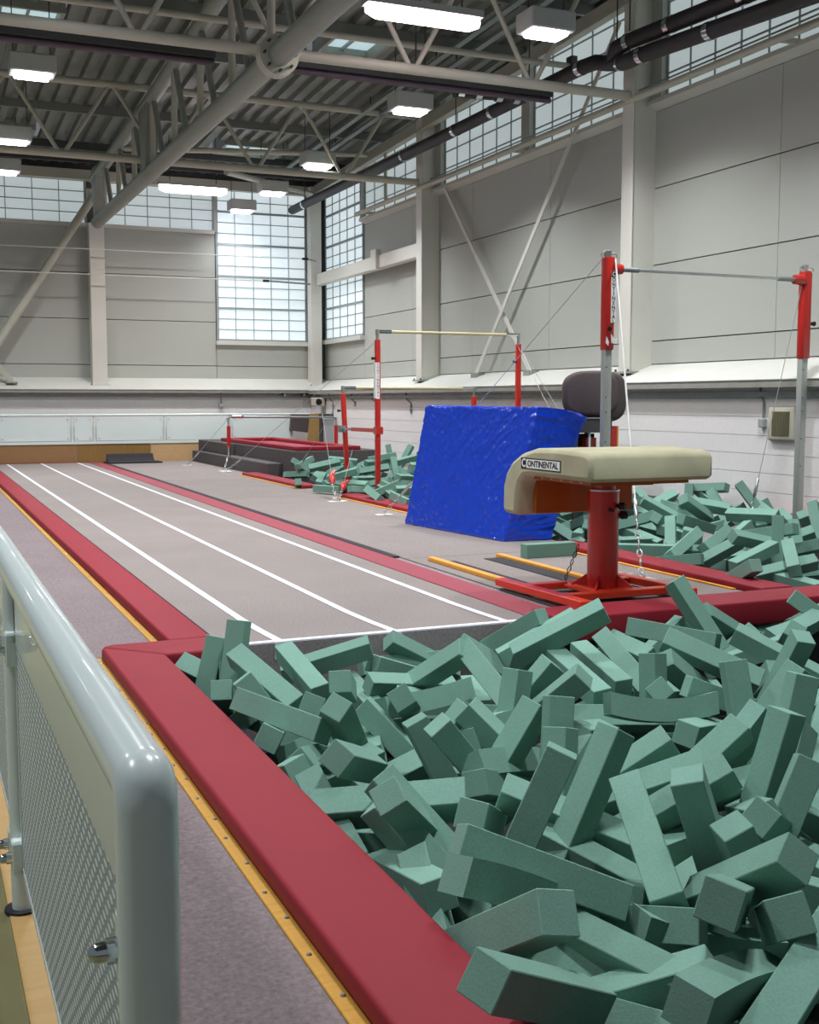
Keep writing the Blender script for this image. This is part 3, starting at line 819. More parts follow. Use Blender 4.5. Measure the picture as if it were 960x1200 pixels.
def railing_back():
    t = thing('railing', (3, 27.2, .43), 'white railing with flat infill panels across the far end of the hall', 'railing')
    MB().tube([(-3, 27.2, 1.08), (9.2, 27.2, 1.08)], .03, 10).build('top_rail', M['white_paint'], t)
    MB().box(-3, 9.2, 27.16, 27.2, .42, .48).build('bottom_rail', M['white_paint'], t)
    edges = [-1.6, .2, 1.75, 3.36, 3.85, 5.46, 7.05, 8.65]
    for a, b in zip(edges, edges[1:]):
        p = MB().box(a+.05, b-.05, 27.18, 27.2, .50, 1.02).build('panel', M['white_paint'], t)
        for x in (a+.1, b-.1):
            for z in (.55, .98):
                MB().tube([(x, 27.18, z), (x, 27.165, z)], .012, 6).build('bolt', M['galv'], p)
        MB().tube([(a, 27.21, .43), (a, 27.21, 1.08)], .022, 8).build('post', M['white_paint'], t)
railing_back()
for x0, x1, m, l in ((-3, 3.43, 'ply_a', 'brown plywood kick board below the far railing, leftmost'), (3.44, 5.12, 'ply_b', 'dark yellow-brown plywood kick board behind the black mat'), (5.13, 9.2, 'ply_c', 'pale plywood kick board below the far railing beside the steps')):
    tag(MB().box(x0, x1, 27.18, 27.22, -.02, .42).build('kick_board', M[m]), l, 'board')

# ================================================================== VAULT
v = thing('vaulting_table', (4.58, 7.05, 0), 'vaulting table with cream suede top on a red steel column', 'vault')
prof = [(6.50, .875), (6.47, .90), (6.47, 1.03), (6.50, 1.062), (6.56, 1.078), (6.95, 1.088), (7.22, 1.078), (7.42, 1.035), (7.56, .97), (7.655, .88), (7.70, .78), (7.705, .62), (7.69, .585), (7.64, .57), (7.52, .57), (7.495, .59), (7.47, .76), (7.44, .82), (7.38, .865), (7.30, .875)]
def inset(p, d):
    n = len(p); out = []
    c = sum(q[0] for q in p)/n, sum(q[1] for q in p)/n
    area = sum(p[i][0]*p[(i+1) % n][1]-p[(i+1) % n][0]*p[i][1] for i in range(n))
    s = 1 if area > 0 else -1
    for i in range(n):
        a, b, q = Vector(p[i-1]), Vector(p[i]), Vector(p[(i+1) % n])
        e1 = (b-a).normalized(); e2 = (q-b).normalized()
        n1 = Vector((-e1.y, e1.x))*s; n2 = Vector((-e2.y, e2.x))*s
        m = (n1+n2).normalized(); k = d/max(.4, m.dot(n1))
        out.append((b.x+m.x*k, b.y+m.y*k))
    return out
X0, X1 = 4.085, 5.085
mb = MB(); n = len(prof)
rings = [(X0, .035), (X0+.012, .012), (X0+.04, 0), (X1-.04, 0), (X1-.012, .012), (X1, .035)]
vs = []
for x, d in rings: vs += [(x, p[0], p[1]) for p in inset(prof, d)]
fs = [(i*n+j, i*n+(j+1) % n, (i+1)*n+(j+1) % n, (i+1)*n+j) for i in range(len(rings)-1) for j in range(n)]
fs += [tuple(range(n)), tuple(range((len(rings)-1)*n, len(rings)*n))]
mb.add(vs, fs, True)
top = mb.build('padded_top', M['suede'], v)
for p in top.data.polygons:
    if len(p.vertices) > 4: p.use_smooth = False
bm = bmesh.new(); bm.from_mesh(top.data)
for e in bm.edges:
    if e.is_manifold and e.calc_face_angle(0) > .75: e.smooth = False
bm.to_mesh(top.data); bm.free()
MB().box(X0+.14, X1-.02, 7.425, 7.475, .585, .875).build('front_board', M['vorange'], v)
MB().box(X0+.10, X1-.10, 6.62, 7.44, .845, .885).build('base_board', M['vorange'], v)
for i in range(7): MB().tube([(X0+.012, 6.6+.13*i, .872), (X0+.012, 6.6+.13*i, .866)], .008, 8).build('stud', M['steel'], v)
cx_, cy_ = 4.585, 7.08
MB().tube([(cx_, cy_, .04), (cx_, cy_, .775)], .112, 28).build('column', M['col_red'], v)
MB().tube([(cx_, cy_, .768), (cx_, cy_, .78)], .116, 28).build('column_collar', M['steel'], v)
MB().tube([(cx_, cy_, .78), (cx_, cy_, .86)], .085, 24).build('inner_column', M['col_red'], v)
MB().box(cx_-.22, cx_+.22, cy_-.3, cy_+.3, .825, .85).build('top_plate', M['red_frame'], v)
for a, z, s in ((-62, .665, .026), (-100, .64, .014), (-20, .59, .03)):
    a = math.radians(a); d = Vector((math.cos(a), math.sin(a), 0))
    c = Vector((cx_, cy_, z))
    MB().tube([c+d*.10, c+d*.125, c+d*.13, c+d*.17, c+d*.178], [s*.5, s*.5, s, s, s*.7], 12).build('lock_knob', M['label_k'], v)
fr = struct_like(v, 'base_frame', (4.5, 7.1, 0))
def rail(a, b, w=.085, h=.055, nm='rail'):
    MB().bar(a, b, w, h, (Vector(b)-Vector(a)).cross(Vector((0, 0, 1)))).build(nm, M['red_frame'], fr, bevel=.006, seg=1)
zf = .05
rail((4.06, 7.68, zf), (4.06, 6.45, zf+.02))
rail((5.03, 7.55, zf), (5.03, 6.60, zf+.02))
rail((4.06, 6.86, zf), (5.03, 6.86, zf), .085, .05)
rail((4.06, 7.36, zf), (5.03, 7.36, zf), .085, .05)
rail((cx_-.12, 6.86, zf), (cx_-.12, 7.36, zf), .07, .045)
rail((cx_+.12, 6.86, zf), (cx_+.12, 7.36, zf), .07, .045)
MB().box(cx_-.2, cx_+.2, cy_-.2, cy_+.2, .05, .068).build('foot_plate', M['red_frame'], fr)
for i in range(4):
    a = math.pi/4+i*math.pi/2; d = Vector((math.cos(a), math.sin(a), 0)); c = Vector((cx_, cy_, 0))
    q = MB(); k = d.cross(Vector((0, 0, 1)))*.006
    q.add([c+d*.11+Vector((0, 0, .066))+k, c+d*.24+Vector((0, 0, .066))+k, c+d*.11+Vector((0, 0, .16))+k, c+d*.11+Vector((0, 0, .066))-k, c+d*.24+Vector((0, 0, .066))-k, c+d*.11+Vector((0, 0, .16))-k], [(0, 1, 2), (3, 5, 4), (0, 3, 4, 1), (1, 4, 5, 2), (0, 2, 5, 3)])
    q.build('gusset', M['col_red'], fr)
# maker's plate on the side of the top
lp = MB().box(X0-.003, X0+.004, 6.845, 7.405, .925, 1.005).build('name_plate', M['label_k'], v)
LOC[lp] = Vector((0, 0, 0))
def plate_face(y0, y1, z0, z1, m): return MB().box(X0-.0045, X0-.001, y0, y1, z0, z1).build('plate_face', m, lp)
plate_face(6.855, 7.325, .933, .997, M['label_w'])
lettering('C', (X0-.005, 7.363, .965), .085, (-1, 0, 0), (0, 0, 1), lp, M['label_w'], bold=.002)
lettering('ONTINENTAL', (X0-.006, 7.09, .964), .062, (-1, 0, 0), (0, 0, 1), lp, M['label_k'], bold=.0012, width=.43)

chain_t = thing('chain', (4.3, 7.6, 0), 'short dark chain hanging beside the vault column', 'chain')
chain(chain_t, (4.52, 7.30, .36), (4.44, 7.40, .02), .014, .06, M['dark'], 'links')

# ================================================================== HIGH BAR
hb = thing('high_bar', (7.7, 9.95, 0), 'high horizontal bar on two red and silver posts, at the right', 'high bar')
def hb_post(x, zsl, ztop, zb):
    p = struct_like(hb, 'post', (x, 9.95, -.3))
    MB().box(x-.042, x+.042, 9.908, 9.992, -.45, zsl+.1).build('lower_tube', M['alu'], p, bevel=.012, seg=2)
    MB().box(x-.05, x+.05, 9.89, 10.0, zsl, ztop).build('sleeve', M['red_paint'], p, bevel=.014, seg=2)
    MB().box(x-.028, x+.028, 9.925, 9.985, ztop, ztop+.07).build('top_fitting', M['steel'], p, bevel=.006, seg=1)
    for z in (.7, 1.0, 1.3, 1.45, 1.75): MB().tube([(x-.03, 9.9, z), (x-.03, 9.897, z)], .007, 8).build('pin_hole', M['label_k'], p)
    MB().torus((x-.05, 9.95, ztop+.02), (0, 1, 0), .03, .006, 10, 5).build('shackle', M['steel'], p)
    MB().torus((x+.05, 9.92, ztop+.0), (0, 1, 0), .035, .007, 10, 5).build('shackle', M['steel'], p)
    return p
pl = hb_post(6.45, 1.92, 2.84, 2.72)
pr = hb_post(8.97, 1.87, 2.81, 2.72)
MB().tube([(6.50, 9.93, 2.725), (6.60, 9.93, 2.725)], [.06, .05], 14).build('bar_socket', M['red_paint'], hb)
MB().tube([(8.92, 9.93, 2.715), (8.80, 9.93, 2.715)], [.06, .05], 14).build('bar_socket', M['red_paint'], hb)
MB().tube([(6.58, 9.93, 2.725), (8.82, 9.93, 2.715)], .0165, 12).build('bar', M['steel'], hb)
MB().tube([(6.60, 9.93, 2.725), (6.80, 9.93, 2.725)], .026, 12).build('bar_end', M['galv'], hb)
MB().tube([(8.80, 9.93, 2.715), (8.58, 9.93, 2.715)], .026, 12).build('bar_end', M['galv'], hb)
MB().tube([(6.44, 9.89, 2.13), (6.44, 9.875, 2.13)], .022, 12).build('lock_knob', M['label_k'], pl)
MB().tube([(9.03, 9.93, 2.25), (9.10, 9.93, 2.25)], [.012, .028], 10).build('lock_knob', M['label_k'], pr)
MB().prism([(6.455, 2.08), (6.50, 2.02), (6.525, 2.04), (6.525, 1.98), (6.46, 1.99)], 1, 9.878, 9.885).build('tape_scrap', M['label_w'], pl)
MB().prism([(6.405, 2.05), (6.43, 2.0), (6.425, 1.96), (6.395, 1.99)], 1, 9.878, 9.885).build('tape_scrap', M['label_w'], pl)
npl = MB().box(6.452, 6.512, 9.884, 9.889, 2.19, 2.70).build('name_plate', M['label_w'], pl)
MB().box(6.454, 6.510, 9.881, 9.884, 2.645, 2.697).build('plate_top', M['label_k'], npl) if False else None
kb = MB().box(6.454, 6.510, 9.882, 9.8845, 2.64, 2.698).build('plate_top', M['label_k'], pl)
lettering('C', (6.482, 9.8815, 2.668), .06, (0, -1, 0), (0, 0, 1), pl, M['label_w'], bold=.001)
for i, ch in enumerate('ONTINENTAL'):
    lettering(ch, (6.482, 9.8835, 2.612-.0455*i), .054, (0, -1, 0), (0, 0, 1), pl, M['label_k'], 'lettering', bold=.0008)

def guy(a, b, label, hook=True, r=.0038, rope=False, chain_len=0.5, plate=True, handle=False):
    """wire from a down to floor anchor b with turnbuckle and chain"""
    a, b = Vector(a), Vector(b); d = (a-b); L_ = d.length; dn = d.normalized()
    t = thing('guy_wire', b, label, 'guy wire')
    c1 = b + dn*chain_len; c2 = c1 + dn*.28
    MB().tube([c2, a], r, 6).build('rope' if rope else 'wire', M['rope' if rope else 'cable'], t)
    if not handle:
        MB().tube([c1, c1+dn*.04, c1+dn*.05, c2-dn*.05, c2-dn*.04, c2], [.008, .008, .018, .018, .008, .008], 8).build('turnbuckle', M['steel'], t)
    else:
        MB().tube([c1, c1+dn*.05, c1+dn*.08, c2-dn*.05, c2], [.02, .03, .05, .045, .015], 8).build('tension_handle', M['red_paint'], t)
        MB().bar(c2-dn*.05, c2+dn*.12+Vector((.06, 0, .0)), .05, .03).build('tension_lever', M['red_paint'], t)
    chain(t, b+Vector((0, 0, .03)), c1, .02, .09, M['steel'], 'chain')
    if plate:
        MB().box(b.x-.10, b.x+.10, b.y-.06, b.y+.06, b.z, b.z+.010).build('floor_plate', M['label_w'], t)
        MB().torus(b+Vector((0, 0, .03)), (1, 0, 0), .03, .007, 12, 6).build('floor_ring', M['steel'], t)
    return t
g1 = guy((6.505, 9.90, 2.82), (5.27, 7.57, 0), 'white rope from the left high bar post to a floor plate right of the vault', rope=True, r=.009, chain_len=.58)
chain(g1, (5.22, 7.6, .05), (4.9, 7.75, .03), .016, .07, M['steel'], 'spare_chain')
guy((6.39, 9.95, 2.83), (5.35, 13.2, .0), 'thin wire from the left high bar post running down behind the blue mat', chain_len=.4)
guy((8.91, 9.93, 2.66), (8.25, 9.9, .10), 'thin wire dropping from the right high bar post into the foam blocks', chain_len=.25, plate=False)

# ================================================================== UNEVEN BARS
ub = thing('uneven_bars', (7.6, 17, 0), 'uneven bars on four slim red posts standing in the far foam pit', 'uneven bars')
def ub_post(x, y, ztop, zbot, lean=(0, 0), lab=False):
    p = struct_like(ub, 'post', (x, y, zbot))
    MB().bar((x+lean[0], y+lean[1], zbot), (x, y, ztop), .075, .075, (1, 0, 0)).build('red_tube', M['red_paint'], p, bevel=.012, seg=2)
    MB().tube([(x, y, ztop), (x, y, ztop+.10)], .024, 10).build('extension', M['steel'], p)
    MB().tube([(x-.045, y-.02, ztop-.28), (x-.10, y-.02, ztop-.28)], [.012, .025], 8).build('lock_knob', M['label_k'], p)
    return p
a = ub_post(6.44, 16.14, 2.32, -.3)
ub_post(8.83, 16.14, 2.30, -.3)
ub_post(6.47, 17.74, 1.53, -.2, (.09, 0))
ub_post(8.85, 17.74, 1.49, -.2)
for x0, x1, y, z in ((6.44, 8.83, 16.14, 2.44), (6.47, 8.85, 17.74, 1.62)):
    MB().tube([(x0+.02, y, z), (x1-.02, y, z)], .022, 12).build('wooden_bar', M['fibre'], ub)
    for xa, s in ((x0, 1), (x1, -1)):
        MB().tube([(xa, y, z-.05), (xa, y, z+.03)], .032, 10).build('bar_clamp', M['steel'], ub)
        MB().tube([(xa, y, z), (xa+s*.22, y, z)], .028, 10).build('bar_ferrule', M['chrome'], ub)
for x in (6.45, 8.84):
    s = struct_like(ub, 'spreader', (x, 17, .95))
    MB().tube([(x, 17.7, .955), (x, 17.2, .96)], .022, 10).build('inner_tube', M['chrome'], s)
    MB().bar((x, 17.25, .96), (x, 16.18, .965), .055, .06, (1, 0, 0)).build('outer_tube', M['red_paint'], s)
    MB().box(x-.055, x+.055, 16.08, 16.2, .91, 1.02).build('clamp', M['red_paint'], s)
    MB().box(x-.05, x+.05, 17.69, 17.8, .90, 1.01).build('clamp', M['galv'], s)
npu = MB().box(6.385, 6.402, 16.09, 16.16, 1.45, 1.98).build('name_plate', M['label_w'], a)
for i, ch in enumerate('CONTINENTAL'):
    lettering(ch, (6.43, 16.094, 1.95-.046*i), .05, (0, -1, 0), (0, 0, 1), a, M['label_k'])
MB().box(6.404, 6.456, 16.096, 16.102, 1.44, 1.98).build('plate_front', M['label_w'], a)

guy((6.40, 16.14, 2.28), (5.72, 22.47, 0), 'long wire from the tall left uneven bar post to the floor near the far steps', chain_len=.6)
guy((6.45, 17.74, 1.50), (6.28, 19.8, 0.05), 'wire from the low left uneven bar post to the floor by the red pad', chain_len=.5)
guy((6.10, 17.7, 1.2), (5.43, 15.22, 0), 'upright wire with red tension grip and chain at a floor plate by the far pit', chain_len=.52, handle=True)
guy((6.56, 17.55, 0.62), (5.50, 15.26, 0), 'slanting red tension lever and chain at the same floor plate', chain_len=.55, handle=True)
guy((8.86, 16.14, 2.25), (9.1, 14.2, .35), 'thin wire from the right uneven bar post behind the blue mat', chain_len=.2, plate=False)
guy((8.80, 16.14, 2.3), (8.3, 13.2, .3), 'thin slanting wire crossing the wall ledge behind the blue mat', chain_len=.2, plate=False)

# single bar by the steps
sb = thing('single_bar', (7.3, 23.67, 0), 'low steel single bar in front of the stepped platform', 'single bar')
for x in (6.09, 8.47):
    p = struct_like(sb, 'post', (x, 23.67, 0))
    MB().tube([(x, 23.67, .45), (x, 23.67, .88)], .042, 12).build('red_tube', M['red_paint'], p)
    MB().tube([(x, 23.67, 0), (x, 23.67, .46)], .034, 12).build('chrome_tube', M['chrome'], p)
    MB().tube([(x, 23.67, .88), (x, 23.67, 1.05)], .026, 10).build('extension', M['steel'], p)
    MB().box(x-.16, x+.16, 23.6, 23.74, 0, .012).build('foot_plate', M['steel'], p)
MB().tube([(6.09, 23.67, 1.0), (6.10, 23.67, 1.06), (6.16, 23.67, 1.075), (8.40, 23.67, 1.05), (8.46, 23.67, 1.03), (8.47, 23.67, .98)], .024, 12).build('bar', M['galv'], sb)
MB().tube([(6.16, 23.67, 1.075), (6.42, 23.67, 1.073)], .031, 12).build('bar_ferrule', M['chrome'], sb)
guy((6.07, 23.67, 1.02), (5.5, 25.0, 0), 'short wire from the single bar to the floor in front of the steps', chain_len=.3)
guy((6.07, 23.6, .35), (5.75, 22.75, 0), 'loose chain on the floor at the foot of the single bar', chain_len=.45)

# ================================================================== STEPPED PLATFORM
pf = thing('stepped_platform', (7.6, 23.5, 0), 'dark grey carpeted platform with broad steps at the far right corner', 'platform')
MB().box(6.35, 7.98, 20.0, 26.9, -.1, .50).build('platform', M['step_carpet'], pf, bevel=.012, seg=1)
MB().box(6.05, 6.36, 20.7, 26.95, -.01, .25).build('step', M['step_carpet'], pf, bevel=.012, seg=1)
MB().box(6.19, 6.36, 24.15, 26.9, .245, .50).build('upper_step', M['step_carpet'], pf, bevel=.012, seg=1)
tf = thing('trampoline_pads', (7.0, 22.8, .5), 'red padded frame lying on top of the carpeted platform', 'trampoline frame')
XA, XBb, YA, YB = 6.40, 7.66, 20.05, 25.6
for nm, b_ in (('side_pad', (XA, XA+.2, YA, YB)), ('side_pad', (XBb-.2, XBb, YA, YB)), ('end_pad', (XA+.2, XBb-.2, YA, YA+.45)), ('end_pad', (XA+.2, XBb-.2, YB-.45, YB))):
    MB().box(b_[0], b_[1], b_[2], b_[3],   .502, .575).build(nm, M['red'], tf, bevel=.012, seg=2)
MB().box(XA+.19, XBb-.19, YA+.44, YB-.44, .501, .506).build('bed', M['redmat'], tf)
# things leaning at the far corner
tag(MB().prism([(8.50, .68), (9.00, .62), (9.00, 1.06), (8.54, 1.08)], 1, 27.05, 27.16).build('leaning_board', M['fleece']), 'dark grey carpeted board leaning on the far railing', 'board')
tag(MB().prism([(8.74, -.002), (9.26, -.002), (9.12, 1.10), (8.86, 1.10)], 1, 26.6, 26.64).build('leaning_board', M['tan']), 'pale wooden board leaning upright in the far corner', 'board')
lb = thing('folded_table', (9.05, 25.8, 0), 'grey folded panel with a white edge frame leaning in the far corner', 'panel')
MB().box(8.93, 9.18, 25.80, 25.84, 0, 1.03).build('panel', M['greyplastic'], lb)
MB().box(8.90, 9.22, 25.77, 25.8, .98, 1.03).build('white_edge', M['white_paint'], lb)
MB().box(9.18, 9.22, 25.77, 25.8, 0, .98).build('white_edge', M['white_paint'], lb)
MB().prism([(25.86, 0), (25.92, 0), (25.92, 1.1), (25.88, 1.1)], 0, 8.85, 9.2).build('dark_leaf', M['darkbox'], lb)

bmt = thing('rubber_mat', (4.45, 26.7, 0), 'black rubber mat with a curled edge lying at the far end of the track', 'mat')
MB().prism([(26.35, .0), (26.36, .03), (26.62, .05), (26.75, .12), (26.80, .20), (26.85, .20), (26.85, .0)], 0, 4.05, 5.1).build('mat', M['black'], bmt)
MB().prism([(26.3, .004), (26.3, .03), (26.9, .03), (26.9, .004)], 0, 4.0, 5.22).build('lower_flap', M['black'], bmt)

# ================================================================== BLUE CRASH MAT
def crash_mat():
    t = thing('crash_mat', (5.7, 11.2, 0), 'thick bright blue crash mat in creased clear plastic, standing on its edge', 'crash mat')
    P = [Vector((5.19, 12.15, .0)), Vector((5.43, 10.20, .0)), Vector((5.95, 10.16, .0)), Vector((5.71, 12.11, .0))]
    Q = [Vector((5.46, 12.17, 1.345)), Vector((5.82, 10.22, 1.345)), Vector((6.33, 10.16, 1.30)), Vector((5.98, 12.13, 1.345))]
    from mathutils import noise
    bm = bmesh.new()
    def face(a, b, c, d, nu, nv):
        g = [[bm.verts.new(a.lerp(b, i/nu).lerp(d.lerp(c, i/nu), j/nv)) for j in range(nv+1)] for i in range(nu+1)]
        for i in range(nu):
            for j in range(nv): bm.faces.new((g[i][j], g[i+1][j], g[i+1][j+1], g[i][j+1]))
    nl, nz, ns = 150, 100, 44
    face(P[0], P[1], Q[1], Q[0], nl, nz); face(P[1], P[2], Q[2], Q[1], ns, nz); face(P[2], P[3], Q[3], Q[2], nl, nz); face(P[3], P[0], Q[0], Q[3], ns, nz)
    face(Q[0], Q[1], Q[2], Q[3], nl, ns); face(P[0], P[3], P[2], P[1], ns, nl)
    bmesh.ops.remove_doubles(bm, verts=bm.verts, dist=.002)
    bmesh.ops.recalc_face_normals(bm, faces=bm.faces)
    bm.normal_update()
    # creased film: folds that fan out from the corners plus small wrinkles
    offs = []
    for v_ in bm.verts:
        p = v_.co
        q = Vector((p.y*1.0+p.x*.4, p.z*1.0, p.x))
        warp = noise.noise(q*1.7)*.5
        fold = 0
        for cpt, fr_ in ((Q[1], 26), (P[1], 22), (Q[0], 20), (P[0], 18)):
            dlt = p-cpt; ang = math.atan2(dlt.z, math.hypot(dlt.x, dlt.y)+1e-6)
            rr_ = dlt.length
            k = 1-abs(math.sin(ang*fr_*.5+warp*5))
            fold += (k**5)*max(0, 1-rr_/1.3)*min(1, rr_/.12)
        w1 = 1-abs(noise.noise(Vector((q.x*7+q.y*5, q.y*3-q.x*2, 3.3))))
        w2 = 1-abs(noise.noise(Vector((q.x*16-q.y*12, q.y*9+q.x*5, 1.3))))
        w3 = noise.noise(q*34)
        offs.append(.008*fold + .012*max(0, w1-.62)*2 + .007*max(0, w2-.6)*2 + .0016*w3)
    ns_ = [v_.normal.copy() for v_ in bm.verts]
    for v_, o_, n_ in zip(bm.verts, offs, ns_):
        if v_.co.z > .012: v_.co += n_*o_
    rnd = random.Random(4)
    for v_ in bm.verts:      # rumpled corner of the wrap at the near top
        k = max(0, 1-(v_.co-Q[2]).length/.22)
        v_.co += Vector((.02, -.03, -.05))*k*(1+noise.noise(v_.co*14))
    for f in bm.faces: f.smooth = True
    for v_ in bm.verts: v_.co -= Vector((5.7, 11.2, 0))
    me = bpy.data.meshes.new('wrapped_body'); bm.to_mesh(me); bm.free()
    if hasattr(me, 'set_sharp_from_angle'): me.set_sharp_from_angle(angle=1.2)
    me.materials.append(M['blue'])
    o = bpy.data.objects.new('wrapped_body', me); COL.objects.link(o); o.parent = t
crash_mat()

# ================================================================== MUSHROOM TRAINER AND TROLLEY
mt = thing('mushroom_trainer', (7.25, 11.3, .9), 'round padded grey velour trainer on a dark trolley behind the high bar post', 'trainer')
def rounded_disc(c, nrm, upv, rw, rh, th, m, nm, parent, bev=.05, p=3.2):
    d = Vector(nrm).normalized(); u = Vector(upv).normalized(); w = u.cross(d)
    mb = MB(); N_ = 36; rings = [(-th/2, .84), (-th/2+bev*.3, .94), (-th/2+bev, 1), (th/2-bev, 1), (th/2-bev*.3, .94), (th/2, .84)]
    vs = []
    for o_, k in rings:
        for i in range(N_):
            a = 2*math.pi*i/N_
            ca, sa = math.cos(a), math.sin(a)
            x = math.copysign(abs(ca)**(2/p), ca)*rw*k; z = math.copysign(abs(sa)**(2/p), sa)*rh*k
            vs.append(Vector(c)+w*x+u*z+d*o_)
    fs = [(i*N_+j, i*N_+(j+1) % N_, (i+1)*N_+(j+1) % N_, (i+1)*N_+j) for i in range(len(rings)-1) for j in range(N_)]
    fs += [tuple(range(N_))[::-1], tuple(range((len(rings)-1)*N_, len(rings)*N_))]
    mb.add(vs, fs, True)
    return mb.build(nm, m, parent)
rounded_disc((7.02, 11.15, 1.49), (-.35, -.93, .08), (0, .08, 1), .31, .255, .22, M['fleece'], 'padded_head', mt)
rounded_disc((7.26, 11.35, 1.46), (-.35, -.93, .0), (.0, .0, 1), .30, .29, .30, M['fleece'], 'padded_back', mt)
MB().bar((6.60, 11.0, 1.225), (7.12, 11.0, 1.222), .02, .012).build('trim_strip', M['steel'], mt)
tro = thing('trolley', (7.05, 11.2, 0), 'dark equipment trolley with red panel under the round trainer', 'trolley')
MB().box(6.74, 7.22, 11.0, 11.5, 1.06, 1.22).build('tray', M['darkbox'], tro)
for x in (6.75, 7.17):
    for y in (11.02, 11.46): MB().box(x, x+.04, y, y+.04, -.3, 1.06).build('leg', M['darkbox'], tro)
MB().box(6.78, 7.18, 11.3, 11.34, .85, 1.04).build('back_panel', M['label_k'], tro)
MB().box(6.95, 7.08, 11.1, 11.2, .86, 1.0).build('red_panel', M['red_paint'], tro)
MB().box(6.935, 6.955, 11.02, 11.04, .9, 1.07).build('white_strut', M['white_paint'], tro)
MB().box(6.74, 7.22, 10.99, 11.02, .87, .90).build('shelf_edge', M['alu'], tro)
MB().box(7.24, 7.32, 11.05, 11.15, .3, 1.13).build('red_post', M['red_paint'], tro)
MB().box(7.32, 7.34, 11.05, 11.15, .3, 1.13).build('yellow_edge', M['orange'], tro)

# ================================================================== WALL FITTINGS
vent = thing('wall_vent', (PIT_R, 10.56, .95), 'cream framed ventilation grille on the white block wall', 'vent')
MB().box(PIT_R-.05, PIT_R, 10.34, 10.79, .95, 1.35).build('frame', M['cream'], vent, bevel=.03, seg=3)
MB().box(PIT_R-.056, PIT_R-.045, 10.42, 10.71, 1.01, 1.29).build('mesh_panel', M['grille'], vent)
for i in range(14): MB().box(PIT_R-.060, PIT_R-.055, 10.43+i*.02, 10.438+i*.02, 1.015, 1.285).build('slat', M['grille'], vent)
sw = thing('switch_box', (PIT_R, 10.9, 1.11), 'small grey switch box with conduit left of the ventilation grille', 'switch')
MB().box(PIT_R-.06, PIT_R, 10.85, 10.95, 1.10, 1.205).build('box', M['greyplastic'], sw, bevel=.008, seg=1)
MB().tube([(PIT_R-.02, 10.9, 1.20), (PIT_R-.02, 10.9, 1.40), (PIT_R-.02, 10.96, 1.47), (PIT_R-.02, 10.97, 1.66)], .012, 8).build('conduit', M['galv'], sw)
sp = thing('wall_speaker', (9.1, 27.0, 1.3), 'small pale box with a round dark speaker on the far corner wall', 'speaker')
MB().box(8.98, 9.24, 26.6, 26.9, 1.28, 1.48).build('case', M['cream'], sp, bevel=.015, seg=1)
MB().tube([(9.08, 26.6, 1.38), (9.08, 26.585, 1.38)], .075, 16).build('cone', M['label_k'], sp)
MB().box(9.2, 9.28, 26.7, 26.8, 1.35, 1.4).build('bracket', M['galv'], sp)
for y, z0, l in ((26.1, .8, 'grey conduit on the far right block wall nearest the corner'), (24.6, 1.30, 'short hooked grey conduit under the ledge on the far right block wall'), (23.3, .45, 'tall grey conduit on the far right block wall'), (21.4, 1.15, 'grey conduit with a bend on the block wall behind the tall uneven bar post')):
    t = thing('conduit', (PIT_R, y, z0), l, 'conduit')
    MB().tube([(PIT_R-.02, y, z0), (PIT_R-.02, y, 1.36), (PIT_R-.02, y+.25, 1.45), (PIT_R-.02, y+.27, 1.62)], .016, 8).build('pipe', M['galv'], t)
    for z in (z0+.08, 1.3): MB().box(PIT_R-.045, PIT_R, y-.03, y+.03, z-.012, z+.012).build('saddle', M['galv'], t)
t = thing('conduit', (6.95, 27.95, 1.3), 'short grey drop rod under the ledge of the far wall', 'conduit')
MB().tube([(6.95, 27.7, 1.6), (6.95, 27.7, 1.33)], .014, 8).build('pipe', M['galv'], t)
MB().box(6.90, 7.0, 27.65, 27.75, 1.28, 1.34).build('end_box', M['greyplastic'], t)
for x, l in ((8.5, 'left'), (9.0, 'right')):
    t = thing('wall_bracket', (x, 27.8, 1.4), 'dark bracket under the far ledge near the corner, %s of the two' % l, 'bracket')
    MB().box(x, x+.05, 27.55, 28.0, 1.52, 1.6).build('arm', M['galv'], t)
    MB().box(x-.03, x+.08, 27.94, 27.99, 1.35, 1.6).build('wall_plate', M['greyplastic'], t)

